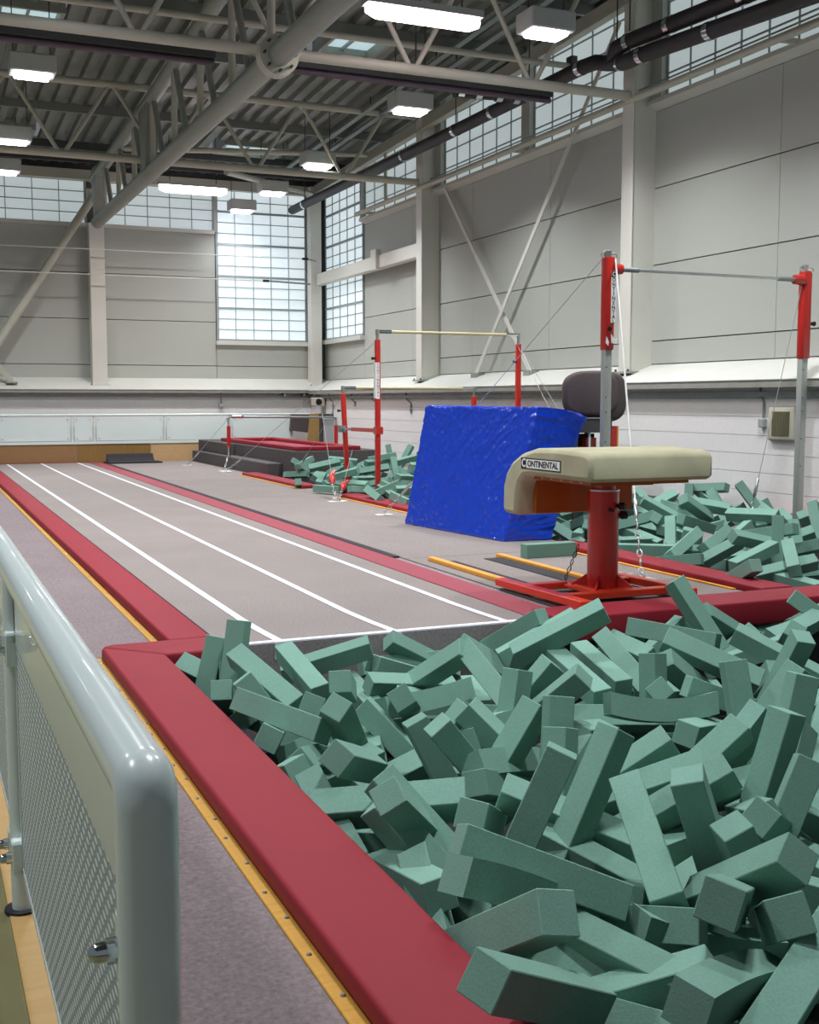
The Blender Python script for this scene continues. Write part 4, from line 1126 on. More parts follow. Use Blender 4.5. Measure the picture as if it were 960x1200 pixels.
# ================================================================== FOAM BLOCKS
FOAM = '''a1- n 1.775 2.125 0.008 0.964 0.064 0.144 0.213 0.996|foam block with a bowed bright top and square end, bottom right of the pit
a2 n 1.915 2.074 0.011 0.193 -0.947 -0.248 -0.063 0.996|foam block cut off by the bottom right corner of the picture
a3 n 1.705 2.639 -0.101 0.002 -0.504 -0.847 -0.169 0.996|foam block sloping up to the left along the wide red pad, rightmost
a4- n 2.103 2.656 -0.175 0.987 0.005 0.158 -0.025 0.974|foam block with a curved top edge, below the foot of the pale leaning block
a5 n 1.901 2.324 0.123 0.042 -0.903 -0.368 0.219 1.008|cube-like foam block end pointing at the camera in the front right
a6 n 2.095 2.333 0.030 0.250 0.842 0.461 -0.128 1.001|foam block end with dark left side, right of the cube-like block end
a7 n 2.153 2.556 0.043 0.445 0.560 0.697 0.052 1.021|foam block with a bright top above the cube-like block end at the right
b1- n 1.258 2.163 0.088 0.943 0.038 0.259 0.204 0.988|foam block overhanging the wide red pad at the bottom of the picture
b2 n 1.352 2.547 0.032 0.137 0.642 0.700 -0.282 1.088|foam block wedged at the red pad edge, just above the block overhanging the pad
b3- n 1.538 2.754 0.024 0.960 -0.111 0.233 0.111 1.032|slightly bowed foam block lying on a longer one in the front left of the pit
b4 n 1.415 3.281 -0.113 0.129 0.709 0.694 -0.014 1.008|foam block seen end-on along the wide red pad, rightmost
b5- n 1.397 3.826 -0.252 0.614 -0.089 -0.313 0.719 0.976|foam block lying along the wide red pad, half tucked under its edge
d1- n 1.618 2.795 0.064 0.957 -0.162 0.221 -0.098 1.024|long foam block pointing right, below the feet of the tallest leaning block
d2 n 1.524 3.511 -0.009 0.790 -0.412 0.147 0.430 0.977|foam block with a dark long face and bright end above the stacked long blocks
d3 n 1.550 3.451 -0.140 0.829 -0.302 0.468 -0.057 1.000|foam block sloping up to the left along the wide red pad, fourth from left
d4 n 1.534 3.747 -0.038 0.131 0.219 0.924 0.285 1.099|long foam block lying level across the left of the pit, behind the dark faced one
d5 n 2.005 4.772 -0.156 0.651 -0.601 0.456 0.082 0.964|long foam block slanting down to the right across the left half of the pit
d6- n 2.010 4.326 -0.151 0.585 0.606 0.310 -0.441 0.981|foam block sloping up to the left at the near pit back, leftmost
d7 n 2.013 4.015 -0.049 0.669 -0.605 0.329 0.278 0.995|foam block sloping up to the left at the near pit back, second from left
d8 n 2.190 4.060 -0.065 0.440 -0.853 -0.170 0.223 1.010|foam block lying level at the near pit back, second from left
d9 n 2.119 3.992 -0.132 0.500 -0.787 -0.159 0.325 0.987|foam block seen end-on in the near pit centre, second from left
d10- n 2.107 3.451 -0.073 0.905 0.265 0.091 -0.320 0.988|foam block sloping up to the left in the near pit centre
d11- n 1.784 3.495 -0.046 0.875 -0.020 0.220 0.430 0.996|foam block seen end-on in the near pit centre, leftmost
d12 n 1.802 3.189 0.049 0.505 -0.216 0.724 0.419 1.006|broad faced foam block leaning right, immediately left of the tallest leaning block
d13 n 2.152 3.389 0.025 0.505 -0.083 0.854 0.088 0.985|tallest leaning foam block in the middle of the pit, two long sides showing
d14- n 2.066 2.908 0.044 0.801 -0.042 -0.283 0.526 1.005|foam block leaning left against the tallest leaning block, pale face to camera
c1 n 2.261 2.858 0.023 0.747 -0.353 0.504 0.252 0.999|dark faced foam block standing on end, right of the pale one leaning left
c2 n 2.552 3.635 -0.075 0.254 0.182 0.916 0.252 0.988|foam block lying level in the near pit centre, leftmost
c3- n 2.816 3.534 -0.104 0.955 0.243 -0.135 -0.105 1.021|foam block lying level in the near pit centre, rightmost
c4 n 2.347 2.729 -0.084 0.849 0.112 0.515 -0.030 0.985|foam block with a small bright square top, right of the dark standing block
c5 n 2.758 3.236 -0.083 0.270 0.818 0.508 -0.020 1.010|foam block seen end-on in the near pit centre, third from left
c6 n 2.865 3.291 0.030 0.592 -0.044 0.799 0.094 0.987|tall foam block standing steeply near the right edge, above the bright topped blocks
c7- n 2.726 3.049 -0.056 0.246 0.447 0.390 -0.766 0.978|foam block standing up in the near pit centre, fifth from left
c8 n 2.746 3.097 -0.086 0.765 -0.530 0.048 0.362 1.000|foam block seen end-on in the near pit centre, rightmost
c9 n 2.551 3.443 -0.085 0.334 -0.111 0.552 0.756 1.000|foam block sloping up to the right in the near pit centre, third from left
c10- n 2.784 3.610 -0.030 0.026 0.322 0.209 -0.923 1.000|foam block sloping up to the right in the near pit centre, fourth from left
c11- n 2.977 3.689 -0.030 0.236 0.309 0.690 -0.610 1.000|foam block sloping up to the right in the near pit centre, fifth from left
c12 n 2.549 3.802 -0.078 0.319 0.122 0.930 0.134 0.987|foam block sloping up to the right in the near pit centre, second from left
c13- n 3.230 4.153 -0.073 0.942 0.069 0.130 0.303 0.997|foam block seen end-on at the near pit back, rightmost
c14 n 3.112 4.297 0.021 0.039 -0.112 -0.980 0.159 0.999|sagging curved foam block lying level right of the pit centre
c15- n 3.484 4.799 -0.101 0.793 -0.406 0.008 0.455 1.008|foam block seen end-on at the near pit back, third from left
c16 n 3.679 4.836 -0.042 0.891 -0.325 0.250 0.198 0.982|foam block sloping up to the left at the near pit back, sixth from left
c17 n 3.545 4.306 -0.013 0.666 -0.707 0.238 0.018 0.993|foam block lying level at the near pit back, rightmost
c18- n 3.809 4.829 0.062 0.813 0.443 0.025 -0.378 1.023|foam block sloping up to the left at the near pit back, rightmost
c19- n 3.257 3.910 0.042 0.467 0.534 0.294 -0.641 0.990|foam block standing up in the near pit centre, third from left
c20 n 4.034 5.472 0.059 0.085 -0.467 -0.876 0.087 1.037|long foam block lying against the red pad in front of the vault frame
c21- n 4.471 5.823 0.077 0.706 0.442 0.290 -0.470 0.999|foam block standing up alone in front of the red pad, right of the vault
c22- n 4.806 6.013 -0.030 0.867 0.409 0.273 0.083 1.000|foam block sloping up to the left before the vault pad, third from left
c23- n 4.378 4.984 0.003 0.884 0.194 0.155 -0.396 0.994|long foam block lying behind the curved ones at the right edge
c24 n 5.225 5.749 -0.038 0.221 -0.966 -0.094 -0.095 1.016|foam block sloping up to the right before the vault pad
c25 n 5.458 5.767 -0.016 0.652 -0.608 0.453 -0.020 1.004|foam block sloping up to the left before the vault pad, rightmost
c26 n 4.141 4.651 -0.005 0.642 0.281 0.710 0.073 0.992|foam block sloping up to the right at the near pit back, rightmost
c27- n 4.708 5.284 -0.029 0.099 -0.833 -0.401 0.367 1.000|foam block seen end-on before the vault pad, rightmost
c28- n 3.445 3.968 0.025 0.009 -0.493 -0.187 0.850 1.000|foam block sloping up to the right in the near pit centre, rightmost
c29- n 3.221 3.576 0.062 0.361 0.494 0.451 -0.649 0.996|upright dark foam block at the right edge of the pit, top cut square
i1 n 3.101 5.187 0.197 0.283 0.183 0.931 0.139 1.026|long foam block sloping up to the right just below the vault frame
i2 n 3.332 6.104 0.011 0.536 0.242 0.675 0.445 0.972|foam block behind the long sloping one below the vault frame, at the track end
i3- n 3.356 5.855 0.024 0.146 -0.244 0.035 0.958 1.000|foam block sloping up to the right below the track end, rightmost
i4 n 3.078 4.983 0.017 0.042 -0.707 -0.694 -0.130 0.998|foam block sloping up to the left at the near pit back, fifth from left
i5 n 2.579 4.681 -0.011 0.436 0.077 0.893 0.076 0.990|foam block sloping up to the right at the near pit back, second from left
i6 n 2.612 4.503 0.015 0.390 0.345 0.854 -0.005 0.997|foam block sloping up to the right at the near pit back, third from left
i7 n 3.330 5.149 -0.006 0.038 -0.731 -0.674 -0.101 0.992|foam block with a bright long top pointing down right, below the long sloping block
i8- n 3.563 5.260 -0.022 0.704 -0.118 -0.379 0.590 1.002|foam block sloping up to the left before the vault pad, leftmost
i9- n 4.112 6.048 -0.136 0.676 -0.197 -0.253 0.664 1.006|foam block sloping up to the left before the vault pad, second from left
i10 n 3.352 4.692 -0.094 0.648 -0.178 0.739 0.044 0.982|foam block standing up at the near pit back, rightmost
i12- n 2.275 3.825 0.002 0.453 0.458 0.408 -0.647 0.994|foam block standing up in the near pit centre, leftmost
i13- n 2.161 4.031 -0.030 0.087 0.462 0.185 -0.863 1.000|foam block sloping up to the right at the near pit back, leftmost
i14 n 2.189 3.656 -0.069 0.590 -0.251 0.760 0.106 0.989|foam block standing up in the near pit centre, second from left
i15 n 2.370 4.474 -0.043 0.018 -0.232 0.960 -0.153 0.996|foam block lying level at the near pit back, leftmost
h1 n 2.269 5.054 -0.040 0.042 -0.094 0.978 -0.179 0.997|foam block lying level before the vault pad
h2- n 2.429 5.610 -0.121 0.977 0.196 0.075 0.018 1.003|foam block lying level below the track end
h3- n 2.515 5.486 -0.013 0.349 -0.455 -0.237 0.784 1.010|foam block sloping up to the right below the track end, leftmost
h4 n 2.629 5.097 0.030 0.386 -0.600 0.686 -0.145 1.001|foam block leaning up to the left below the end of the third white line
h5 n 2.112 6.082 -0.048 0.164 0.143 0.969 0.117 1.003|foam block sloping up to the right against the dark track end
e1 n 1.399 5.987 -0.092 0.486 -0.363 0.690 0.396 0.992|foam block standing on end in the pit corner beside the red pad and track
e2 n 1.503 5.815 0.013 0.543 -0.343 0.707 0.297 0.997|foam block standing upright against the track end beside the first white line
e3 n 1.579 5.481 0.024 0.309 -0.763 0.568 0.000 0.999|foam block slanting down right from the two upright ones in the pit corner
e4 n 1.563 5.285 -0.128 0.593 -0.649 0.413 0.240 1.004|foam block sloping up to the left along the wide red pad, leftmost
e5 n 1.859 5.758 -0.020 0.016 -0.676 -0.717 -0.168 0.988|foam block leaning at the track end right of the first white line
e6 n 1.877 5.162 0.033 0.821 -0.118 0.131 0.542 1.002|foam block seen end-on before the vault pad, leftmost
e7 n 1.449 4.789 0.035 0.153 -0.497 -0.839 0.161 1.017|long foam block with a dark square right end, near the wide red pad
e8- n 1.720 5.120 -0.067 0.823 0.038 0.264 0.501 0.990|foam block seen end-on along the wide red pad, fifth from left
e9- n 1.469 6.063 -0.095 0.782 0.377 -0.099 -0.486 1.008|green foam block poking out in the pit corner, left of the upright ones
e10 n 1.384 5.563 -0.115 0.765 -0.181 0.231 0.573 1.003|foam block seen end-on along the wide red pad, leftmost
e11 n 1.420 4.862 -0.079 0.107 -0.799 -0.543 0.235 1.003|foam block seen end-on along the wide red pad, third from left
e12- n 1.530 6.046 -0.104 0.131 0.759 0.614 -0.171 0.995|foam block seen end-on along the wide red pad, second from left
g1- n 1.528 4.075 0.023 0.863 0.184 0.286 0.373 0.999|foam block with a bright pointed corner and a dark right face near the red pad
g2- n 1.591 4.886 -0.160 0.919 -0.255 -0.083 0.288 0.979|foam block sloping up to the right along the wide red pad
g3- n 1.520 4.559 -0.110 0.790 -0.367 -0.073 0.486 0.981|foam block seen end-on along the wide red pad, fourth from left
g4 n 1.359 3.829 -0.114 0.307 -0.663 0.683 -0.014 1.004|foam block sloping up to the left along the wide red pad, third from left
g5 n 1.409 4.195 -0.230 0.798 -0.203 0.567 -0.033 0.995|foam block sloping up to the left along the wide red pad, second from left
g7 n 1.704 4.656 -0.023 0.627 -0.562 0.001 0.539 1.002|foam block seen end-on along the wide red pad, sixth from left
g9 n 1.601 3.550 -0.085 0.351 -0.792 0.448 0.223 1.000|foam block sloping up to the left along the wide red pad, fifth from left
k1 n 2.322 4.479 -0.095 0.700 -0.617 0.203 0.296 0.982|foam block sloping up to the left at the near pit back, third from left
k2 n 2.309 4.275 -0.085 0.181 -0.865 0.347 0.315 1.000|foam block sloping up to the left at the near pit back, fourth from left
k3- n 2.727 4.809 -0.115 0.985 -0.137 0.055 -0.083 0.977|foam block lying level at the near pit back, third from left
h6 n 2.127 4.978 -0.029 0.780 -0.331 0.002 0.531 1.000|foam block seen end-on at the near pit back, leftmost
h8 n 2.458 4.537 -0.059 0.605 -0.149 0.779 0.071 0.992|foam block standing up at the near pit back, leftmost
h9 n 3.126 5.598 -0.023 0.740 -0.359 0.035 0.568 1.002|foam block seen end-on below the track end
k4 n 2.915 4.493 -0.137 0.108 -0.946 -0.272 0.140 1.000|foam block seen end-on at the near pit back, second from left
k5 n 2.239 3.724 -0.085 0.331 -0.128 0.923 -0.150 1.000|foam block sloping up to the right in the near pit centre, leftmost
m1 n 3.050 4.541 -0.091 0.185 0.283 0.840 0.424 1.000|foam block lying level at the near pit back, fourth from left
m3 n 3.264 3.757 -0.148 0.674 -0.249 0.695 0.001 0.982|foam block standing up in the near pit centre, fourth from left
m4- n 2.985 3.328 -0.030 0.422 0.144 0.587 -0.676 1.000|foam block standing up in the near pit centre, rightmost
n1 r 6.564 7.335 0.142 0.199 -0.429 0.879 -0.062 1.007|foam block pointing away in the pad-side right heap
n2 r 6.601 7.834 0.084 0.139 -0.071 0.985 0.068 1.002|foam block sloping up to the right in the pad-side right heap, rightmost
n3 r 6.582 8.322 0.040 0.194 -0.147 0.508 0.826 1.000|foam block sloping up to the right in the pad-side right heap, second from left
n4- r 6.878 8.704 0.118 0.260 0.010 0.436 -0.862 1.002|foam block sloping up to the right in the pad-side right heap, leftmost
n5- r 5.889 7.172 0.046 0.387 -0.618 -0.341 0.593 1.005|foam block sloping up to the right in the pad-side right heap, fourth from left
n6 r 6.992 8.297 -0.011 0.116 0.467 0.867 0.130 1.001|foam block lying level in the pad-side right heap, second from left
n7 r 6.994 7.995 0.142 0.579 -0.325 0.703 0.257 1.008|foam block standing upright in the middle of the right-hand heap
n8 r 7.561 8.831 0.021 0.769 -0.302 0.462 0.323 0.995|foam block standing up in the pad-side right heap, leftmost
n9 r 8.759 10.895 0.077 0.268 0.550 0.791 0.003 0.992|foam block sloping up to the right in the wall-side right heap
n10 r 8.859 10.428 0.212 0.381 -0.537 0.720 -0.220 1.007|foam block sliding down the top of the right-hand heap below the grille
n11 r 8.798 10.503 0.269 0.556 -0.550 0.622 0.041 1.004|foam block sloping up to the left in the wall-side right heap, fourth from left
n12 r 9.003 11.534 0.342 0.075 -0.612 -0.770 0.166 1.002|foam block lying level at the very top of the right-hand heap by the wall
n13 r 8.799 11.683 0.133 0.523 -0.328 0.751 0.234 1.007|foam block standing up in the wall-side right heap, leftmost
n14 r 9.001 11.505 0.196 0.674 -0.321 0.526 -0.408 0.993|foam block sloping up to the left in the wall-side right heap, second from left
n15 r 8.509 10.700 0.187 0.532 -0.441 0.718 -0.079 1.002|foam block sloping up to the left in the wall-side right heap, third from left
n16- r 8.536 10.582 0.026 0.046 0.093 0.629 -0.770 0.996|foam block lying level in the wall-side right heap
n17 r 7.134 8.768 0.105 0.252 -0.059 0.964 -0.064 1.000|foam block sloping up to the right in the pad-side right heap, third from left
n18- r 6.541 7.377 0.040 0.004 0.239 0.838 -0.490 1.000|long foam block lying on the near edge of the right-hand heap at the picture edge
n19 r 6.814 7.515 -0.030 0.910 -0.259 0.023 -0.324 1.000|foam block lying level in the pad-side right heap, fourth from left
n20 r 6.780 8.696 -0.082 0.041 -0.625 -0.778 0.037 0.998|foam block lying level in the pad-side right heap, leftmost
n21 r 8.490 9.123 0.155 0.486 -0.349 0.801 -0.017 1.011|foam block standing at the right edge below the high bar post
n22 r 8.913 9.732 0.041 0.853 -0.324 0.243 0.329 1.000|foam block standing up in the wall-side right heap, rightmost
n23 r 7.730 8.573 0.055 0.348 -0.475 0.787 0.186 1.004|foam block standing up in the pad-side right heap, rightmost
n24 r 7.394 8.145 0.073 0.051 0.673 0.723 -0.143 1.001|foam block lying level in the pad-side right heap, rightmost
n25 r 7.885 8.866 0.040 0.287 0.217 0.890 0.279 1.000|foam block lying level in the pad-side right heap, third from left
n26 r 9.000 10.048 0.035 0.265 -0.677 0.682 0.078 1.001|foam block sloping up to the left in the wall-side right heap, rightmost
n27 r 9.000 10.379 0.052 0.495 -0.651 0.493 0.296 1.001|foam block sloping up to the left in the wall-side right heap, fifth from left
p1 r 6.283 8.971 0.021 0.007 0.311 0.950 0.017 1.033|long foam block lying along the red pad behind the vault column
p2- r 6.501 10.473 -0.004 0.910 0.040 0.013 0.413 0.994|foam block seen end-on in the pad-side right heap
p3 r 6.682 9.642 0.053 0.670 -0.431 0.445 -0.409 1.003|foam block sloping up to the left in the pad-side right heap
p4 r 8.687 12.428 0.115 0.294 -0.615 0.728 0.074 1.003|foam block sloping up to the left in the wall-side right heap, leftmost
o1 b 6.367 18.376 0.336 0.055 0.160 0.920 -0.355 1.036|foam block lying level in the steps-side far heap, second from left
o2 b 7.543 19.701 0.225 0.132 0.289 0.902 -0.294 1.008|foam block sloping up to the right in the steps-side far heap, second from left
o3 b 6.554 18.274 0.064 0.677 -0.702 0.220 -0.026 1.026|foam block lying level in the steps-side far heap, third from left
o4 b 5.749 16.539 0.078 0.014 0.575 0.818 0.005 0.999|foam block lying on the floor gap between the two far red pads
o5- b 5.748 17.902 0.053 0.796 -0.111 0.073 0.591 1.019|foam block end resting on the red pad of the far pit
o6- b 6.576 15.789 0.104 0.869 0.031 0.137 -0.475 0.999|foam block sloping up to the left in the mat-side far heap, second from left
o7- b 5.965 14.122 0.099 0.724 -0.037 0.122 -0.678 0.998|foam block sloping up to the left in the mat-side far heap, rightmost
o8 b 5.862 14.840 0.115 0.369 -0.598 0.668 -0.244 1.002|foam block sloping up to the left in the mat-side far heap, leftmost
o9 b 8.116 19.700 0.346 0.559 -0.483 0.613 0.279 1.009|foam block standing on end at the back of the far heap
o10 b 7.692 18.453 0.212 0.382 -0.555 0.708 0.214 1.005|foam block standing up in the steps-side far heap
o11- b 8.404 19.701 0.358 0.190 0.445 0.288 -0.826 1.006|foam block sloping up to the right in the steps-side far heap, rightmost
o12- b 7.750 18.885 0.026 0.427 0.086 0.229 -0.871 0.999|foam block sloping up to the right in the steps-side far heap, third from left
o13 b 6.447 19.701 0.302 0.156 -0.321 0.931 -0.076 0.999|foam block sloping up to the right in the steps-side far heap, leftmost
o14 b 7.441 19.700 0.075 0.084 -0.512 -0.835 0.182 1.002|foam block lying level in the steps-side far heap, rightmost
o15 b 6.293 19.701 0.093 0.052 -0.454 -0.874 0.165 1.003|foam block lying level in the steps-side far heap, leftmost
f n 2.500 3.366 -0.220 0.045 0.061 -0.039 -0.996 1.000|foam block half buried in the near pit
f n 2.613 2.783 -0.177 0.278 0.116 0.005 0.953 1.000|foam block half buried in the near pit
f n 1.587 2.392 -0.174 0.819 0.328 -0.187 -0.432 1.000|foam block half buried in the near pit
f n 1.602 4.547 -0.195 0.084 0.169 -0.615 -0.766 1.000|foam block half buried in the near pit
f n 3.358 3.566 -0.198 0.503 0.190 -0.088 -0.838 1.000|foam block half buried in the near pit
f n 4.388 4.671 -0.209 0.982 0.011 -0.179 0.057 1.000|foam block half buried in the near pit
f n 2.769 2.921 -0.159 0.613 0.413 0.418 0.528 1.000|foam block half buried in the near pit
f n 2.191 5.763 -0.179 0.533 0.509 0.434 0.518 1.000|foam block half buried in the near pit
f n 1.917 4.521 -0.205 0.102 0.161 -0.528 -0.828 1.000|foam block half buried in the near pit
f n 1.928 4.914 -0.162 0.657 0.491 0.321 0.474 1.000|foam block half buried in the near pit
f n 2.150 3.026 -0.206 0.361 0.118 -0.693 -0.613 1.000|foam block half buried in the near pit
f n 2.597 6.097 -0.167 0.238 -0.016 -0.685 -0.688 1.000|foam block half buried in the near pit
f n 4.620 5.533 -0.140 0.711 0.640 -0.286 -0.049 1.000|foam block half buried in the near pit
f n 3.290 4.476 -0.186 0.800 0.284 -0.135 -0.511 1.000|foam block half buried in the near pit
f n 1.691 2.478 -0.170 0.165 -0.125 0.023 0.978 1.000|foam block half buried in the near pit
f n 2.144 3.248 -0.198 0.284 0.397 0.509 0.709 1.000|foam block half buried in the near pit
f n 2.736 5.439 -0.167 0.580 0.024 -0.021 -0.814 1.000|foam block half buried in the near pit
f n 1.627 2.671 -0.161 0.883 0.298 -0.010 -0.362 1.000|foam block half buried in the near pit
f n 2.801 6.300 -0.139 0.116 -0.223 -0.398 -0.882 1.000|foam block half buried in the near pit
f n 4.292 6.003 -0.153 0.698 0.636 -0.261 0.202 1.000|foam block half buried in the near pit
f n 2.178 5.135 -0.192 0.177 0.023 0.033 0.983 1.000|foam block half buried in the near pit
f n 1.863 2.772 -0.124 0.790 0.439 -0.275 -0.328 1.000|foam block half buried in the near pit
f n 4.823 5.910 -0.180 0.912 0.338 -0.071 0.222 1.000|foam block half buried in the near pit
f n 3.253 6.211 -0.201 0.771 0.495 0.053 -0.398 1.000|foam block half buried in the near pit
f n 2.328 3.072 -0.215 0.965 0.183 -0.001 0.190 1.000|foam block half buried in the near pit
f n 3.072 3.275 -0.177 0.098 -0.211 -0.616 -0.753 1.000|foam block half buried in the near pit
f n 5.575 6.300 -0.191 0.059 0.061 -0.308 -0.948 1.000|foam block half buried in the near pit
f n 1.399 3.072 -0.151 0.551 0.298 -0.088 -0.774 1.000|foam block half buried in the near pit
f n 3.725 3.955 -0.159 0.122 0.370 -0.478 -0.787 1.000|foam block half buried in the near pit
f n 2.530 5.431 -0.199 0.969 0.038 0.119 -0.214 1.000|foam block half buried in the near pit
f n 3.905 5.228 -0.218 0.979 0.200 0.021 -0.045 1.000|foam block half buried in the near pit
f n 4.207 4.945 -0.181 0.649 0.188 -0.637 -0.372 1.000|foam block half buried in the near pit
f n 4.140 6.300 -0.201 0.993 0.073 -0.095 0.026 1.000|foam block half buried in the near pit
f n 1.516 5.633 -0.194 0.763 0.299 0.318 0.477 1.000|foam block half buried in the near pit
f n 1.566 5.590 -0.207 0.707 0.569 -0.153 -0.390 1.000|foam block half buried in the near pit
f n 1.571 3.990 -0.268 0.315 -0.025 0.027 0.948 1.000|foam block half buried in the near pit
f n 2.660 6.300 -0.166 0.007 -0.001 0.199 0.980 1.000|foam block half buried in the near pit
f n 5.482 6.300 -0.150 0.180 -0.030 0.564 0.805 1.000|foam block half buried in the near pit
f r 6.373 12.196 -0.014 0.736 0.666 0.112 -0.036 1.000|foam block half buried in the right-hand pit
f r 6.736 9.208 0.107 0.426 0.282 0.060 -0.858 1.000|foam block half buried in the right-hand pit
f r 7.477 10.358 0.340 0.926 0.274 -0.017 0.261 1.000|foam block half buried in the right-hand pit
f r 7.279 11.299 0.193 0.682 0.700 -0.036 -0.208 1.000|foam block half buried in the right-hand pit
f r 7.061 12.463 0.038 0.704 0.510 -0.267 -0.417 1.000|foam block half buried in the right-hand pit
f r 6.838 9.077 0.133 0.891 0.073 0.064 0.443 1.000|foam block half buried in the right-hand pit
f r 6.455 9.431 0.029 0.984 0.099 0.039 0.140 1.000|foam block half buried in the right-hand pit
f r 6.489 8.661 0.099 0.139 0.228 -0.262 -0.927 1.000|foam block half buried in the right-hand pit
f r 7.029 9.728 0.143 0.351 -0.002 -0.555 -0.754 1.000|foam block half buried in the right-hand pit
f r 6.687 10.503 -0.031 0.905 0.012 0.313 0.287 1.000|foam block half buried in the right-hand pit
f r 6.463 7.132 -0.039 0.685 0.070 -0.051 -0.723 1.000|foam block half buried in the right-hand pit
f r 7.389 9.676 0.309 0.203 -0.172 -0.285 -0.921 1.000|foam block half buried in the right-hand pit
f r 6.248 8.482 -0.023 0.447 -0.022 0.125 0.886 1.000|foam block half buried in the right-hand pit
f r 7.221 9.450 0.180 0.983 0.049 0.136 0.118 1.000|foam block half buried in the right-hand pit
f r 7.268 10.666 0.323 0.275 -0.066 -0.160 -0.946 1.000|foam block half buried in the right-hand pit
f r 7.340 8.839 0.086 0.136 0.298 -0.337 -0.883 1.000|foam block half buried in the right-hand pit
f r 7.281 11.900 0.142 0.758 0.643 0.059 0.094 1.000|foam block half buried in the right-hand pit
f r 7.462 10.002 0.260 0.622 0.541 -0.284 -0.490 1.000|foam block half buried in the right-hand pit
f r 6.774 11.402 0.026 0.083 -0.198 -0.641 -0.737 1.000|foam block half buried in the right-hand pit
f r 7.017 9.887 0.092 0.593 0.320 0.300 0.675 1.000|foam block half buried in the right-hand pit
f r 6.823 11.919 -0.027 0.328 0.150 -0.138 -0.922 1.000|foam block half buried in the right-hand pit
f r 7.133 11.580 0.114 0.959 0.268 -0.072 0.053 1.000|foam block half buried in the right-hand pit
f r 7.206 9.979 0.254 0.905 0.278 0.185 -0.265 1.000|foam block half buried in the right-hand pit
f r 6.554 11.646 0.031 0.052 0.193 0.022 0.979 1.000|foam block half buried in the right-hand pit
f r 6.733 8.931 -0.010 0.954 0.292 0.062 0.008 1.000|foam block half buried in the right-hand pit
f r 6.408 10.929 -0.045 0.062 -0.144 0.303 0.940 1.000|foam block half buried in the right-hand pit
f r 6.917 10.662 0.016 0.450 0.231 -0.321 -0.801 1.000|foam block half buried in the right-hand pit
f r 6.661 10.775 0.073 0.543 0.371 -0.577 -0.484 1.000|foam block half buried in the right-hand pit
f r 7.450 8.881 0.309 0.815 0.217 -0.155 -0.515 1.000|foam block half buried in the right-hand pit
f r 6.452 12.128 0.071 0.914 0.335 -0.083 0.212 1.000|foam block half buried in the right-hand pit
f r 7.471 11.381 0.259 0.566 0.472 -0.255 -0.626 1.000|foam block half buried in the right-hand pit
f r 7.320 10.640 0.191 0.701 0.209 -0.175 -0.659 1.000|foam block half buried in the right-hand pit
f r 7.196 11.131 0.113 0.591 0.504 -0.460 -0.431 1.000|foam block half buried in the right-hand pit
f r 6.405 9.775 0.009 0.389 0.229 -0.618 -0.644 1.000|foam block half buried in the right-hand pit
f r 6.969 9.388 0.094 0.770 0.096 0.015 -0.631 1.000|foam block half buried in the right-hand pit
f r 6.419 11.210 -0.056 0.797 0.096 -0.041 -0.595 1.000|foam block half buried in the right-hand pit
f r 6.652 9.785 0.188 0.226 -0.096 0.173 0.954 1.000|foam block half buried in the right-hand pit
f r 6.778 8.049 0.186 0.948 0.297 0.111 -0.006 1.000|foam block half buried in the right-hand pit
f r 6.323 10.429 -0.006 0.523 0.379 0.222 0.730 1.000|foam block half buried in the right-hand pit
f r 7.594 9.803 0.326 0.278 0.228 0.414 0.836 1.000|foam block half buried in the right-hand pit
f r 7.141 12.226 0.119 0.143 -0.057 0.273 0.950 1.000|foam block half buried in the right-hand pit
f r 7.234 8.360 0.208 0.641 0.471 -0.461 -0.394 1.000|foam block half buried in the right-hand pit
f b 7.609 15.393 0.216 0.022 0.024 -0.216 -0.976 1.000|foam block half buried in the far pit
f b 7.429 13.533 0.204 0.825 0.190 -0.179 -0.502 1.000|foam block half buried in the far pit
f b 7.832 19.413 0.076 0.422 0.205 -0.537 -0.701 1.000|foam block half buried in the far pit
f b 7.026 15.045 0.206 0.657 0.124 -0.096 0.737 1.000|foam block half buried in the far pit
f b 8.286 16.889 0.352 0.567 0.221 -0.182 -0.772 1.000|foam block half buried in the far pit
f b 8.136 13.008 0.356 0.228 0.139 -0.437 -0.859 1.000|foam block half buried in the far pit
f b 8.177 14.294 0.174 0.927 0.343 -0.015 0.152 1.000|foam block half buried in the far pit
f b 8.596 16.582 0.417 0.336 0.120 -0.306 -0.883 1.000|foam block half buried in the far pit
f b 7.168 13.287 0.118 0.905 0.350 -0.111 0.216 1.000|foam block half buried in the far pit
f b 7.100 19.396 0.248 0.718 0.069 -0.176 -0.669 1.000|foam block half buried in the far pit
f b 8.368 15.301 0.227 0.097 -0.273 -0.624 -0.726 1.000|foam block half buried in the far pit
f b 6.540 13.428 0.240 0.678 0.477 0.216 0.516 1.000|foam block half buried in the far pit
f b 8.718 13.547 0.446 0.755 0.366 -0.082 -0.537 1.000|foam block half buried in the far pit
f b 7.724 17.409 0.083 0.545 0.558 0.192 0.596 1.000|foam block half buried in the far pit
f b 8.275 13.622 0.242 0.702 0.168 -0.478 -0.501 1.000|foam block half buried in the far pit
f b 7.949 16.387 0.359 0.574 -0.068 0.581 0.573 1.000|foam block half buried in the far pit
f b 8.459 17.977 0.292 0.483 0.009 -0.460 -0.745 1.000|foam block half buried in the far pit
f b 7.880 15.091 0.329 0.873 0.471 0.074 0.104 1.000|foam block half buried in the far pit
f b 8.192 19.149 0.113 0.586 0.410 -0.313 -0.624 1.000|foam block half buried in the far pit
f b 7.535 19.335 0.149 0.685 0.125 0.050 -0.716 1.000|foam block half buried in the far pit
f b 8.059 16.489 0.297 0.663 -0.127 0.175 0.717 1.000|foam block half buried in the far pit
f b 6.615 18.668 0.209 0.836 0.425 0.002 0.347 1.000|foam block half buried in the far pit
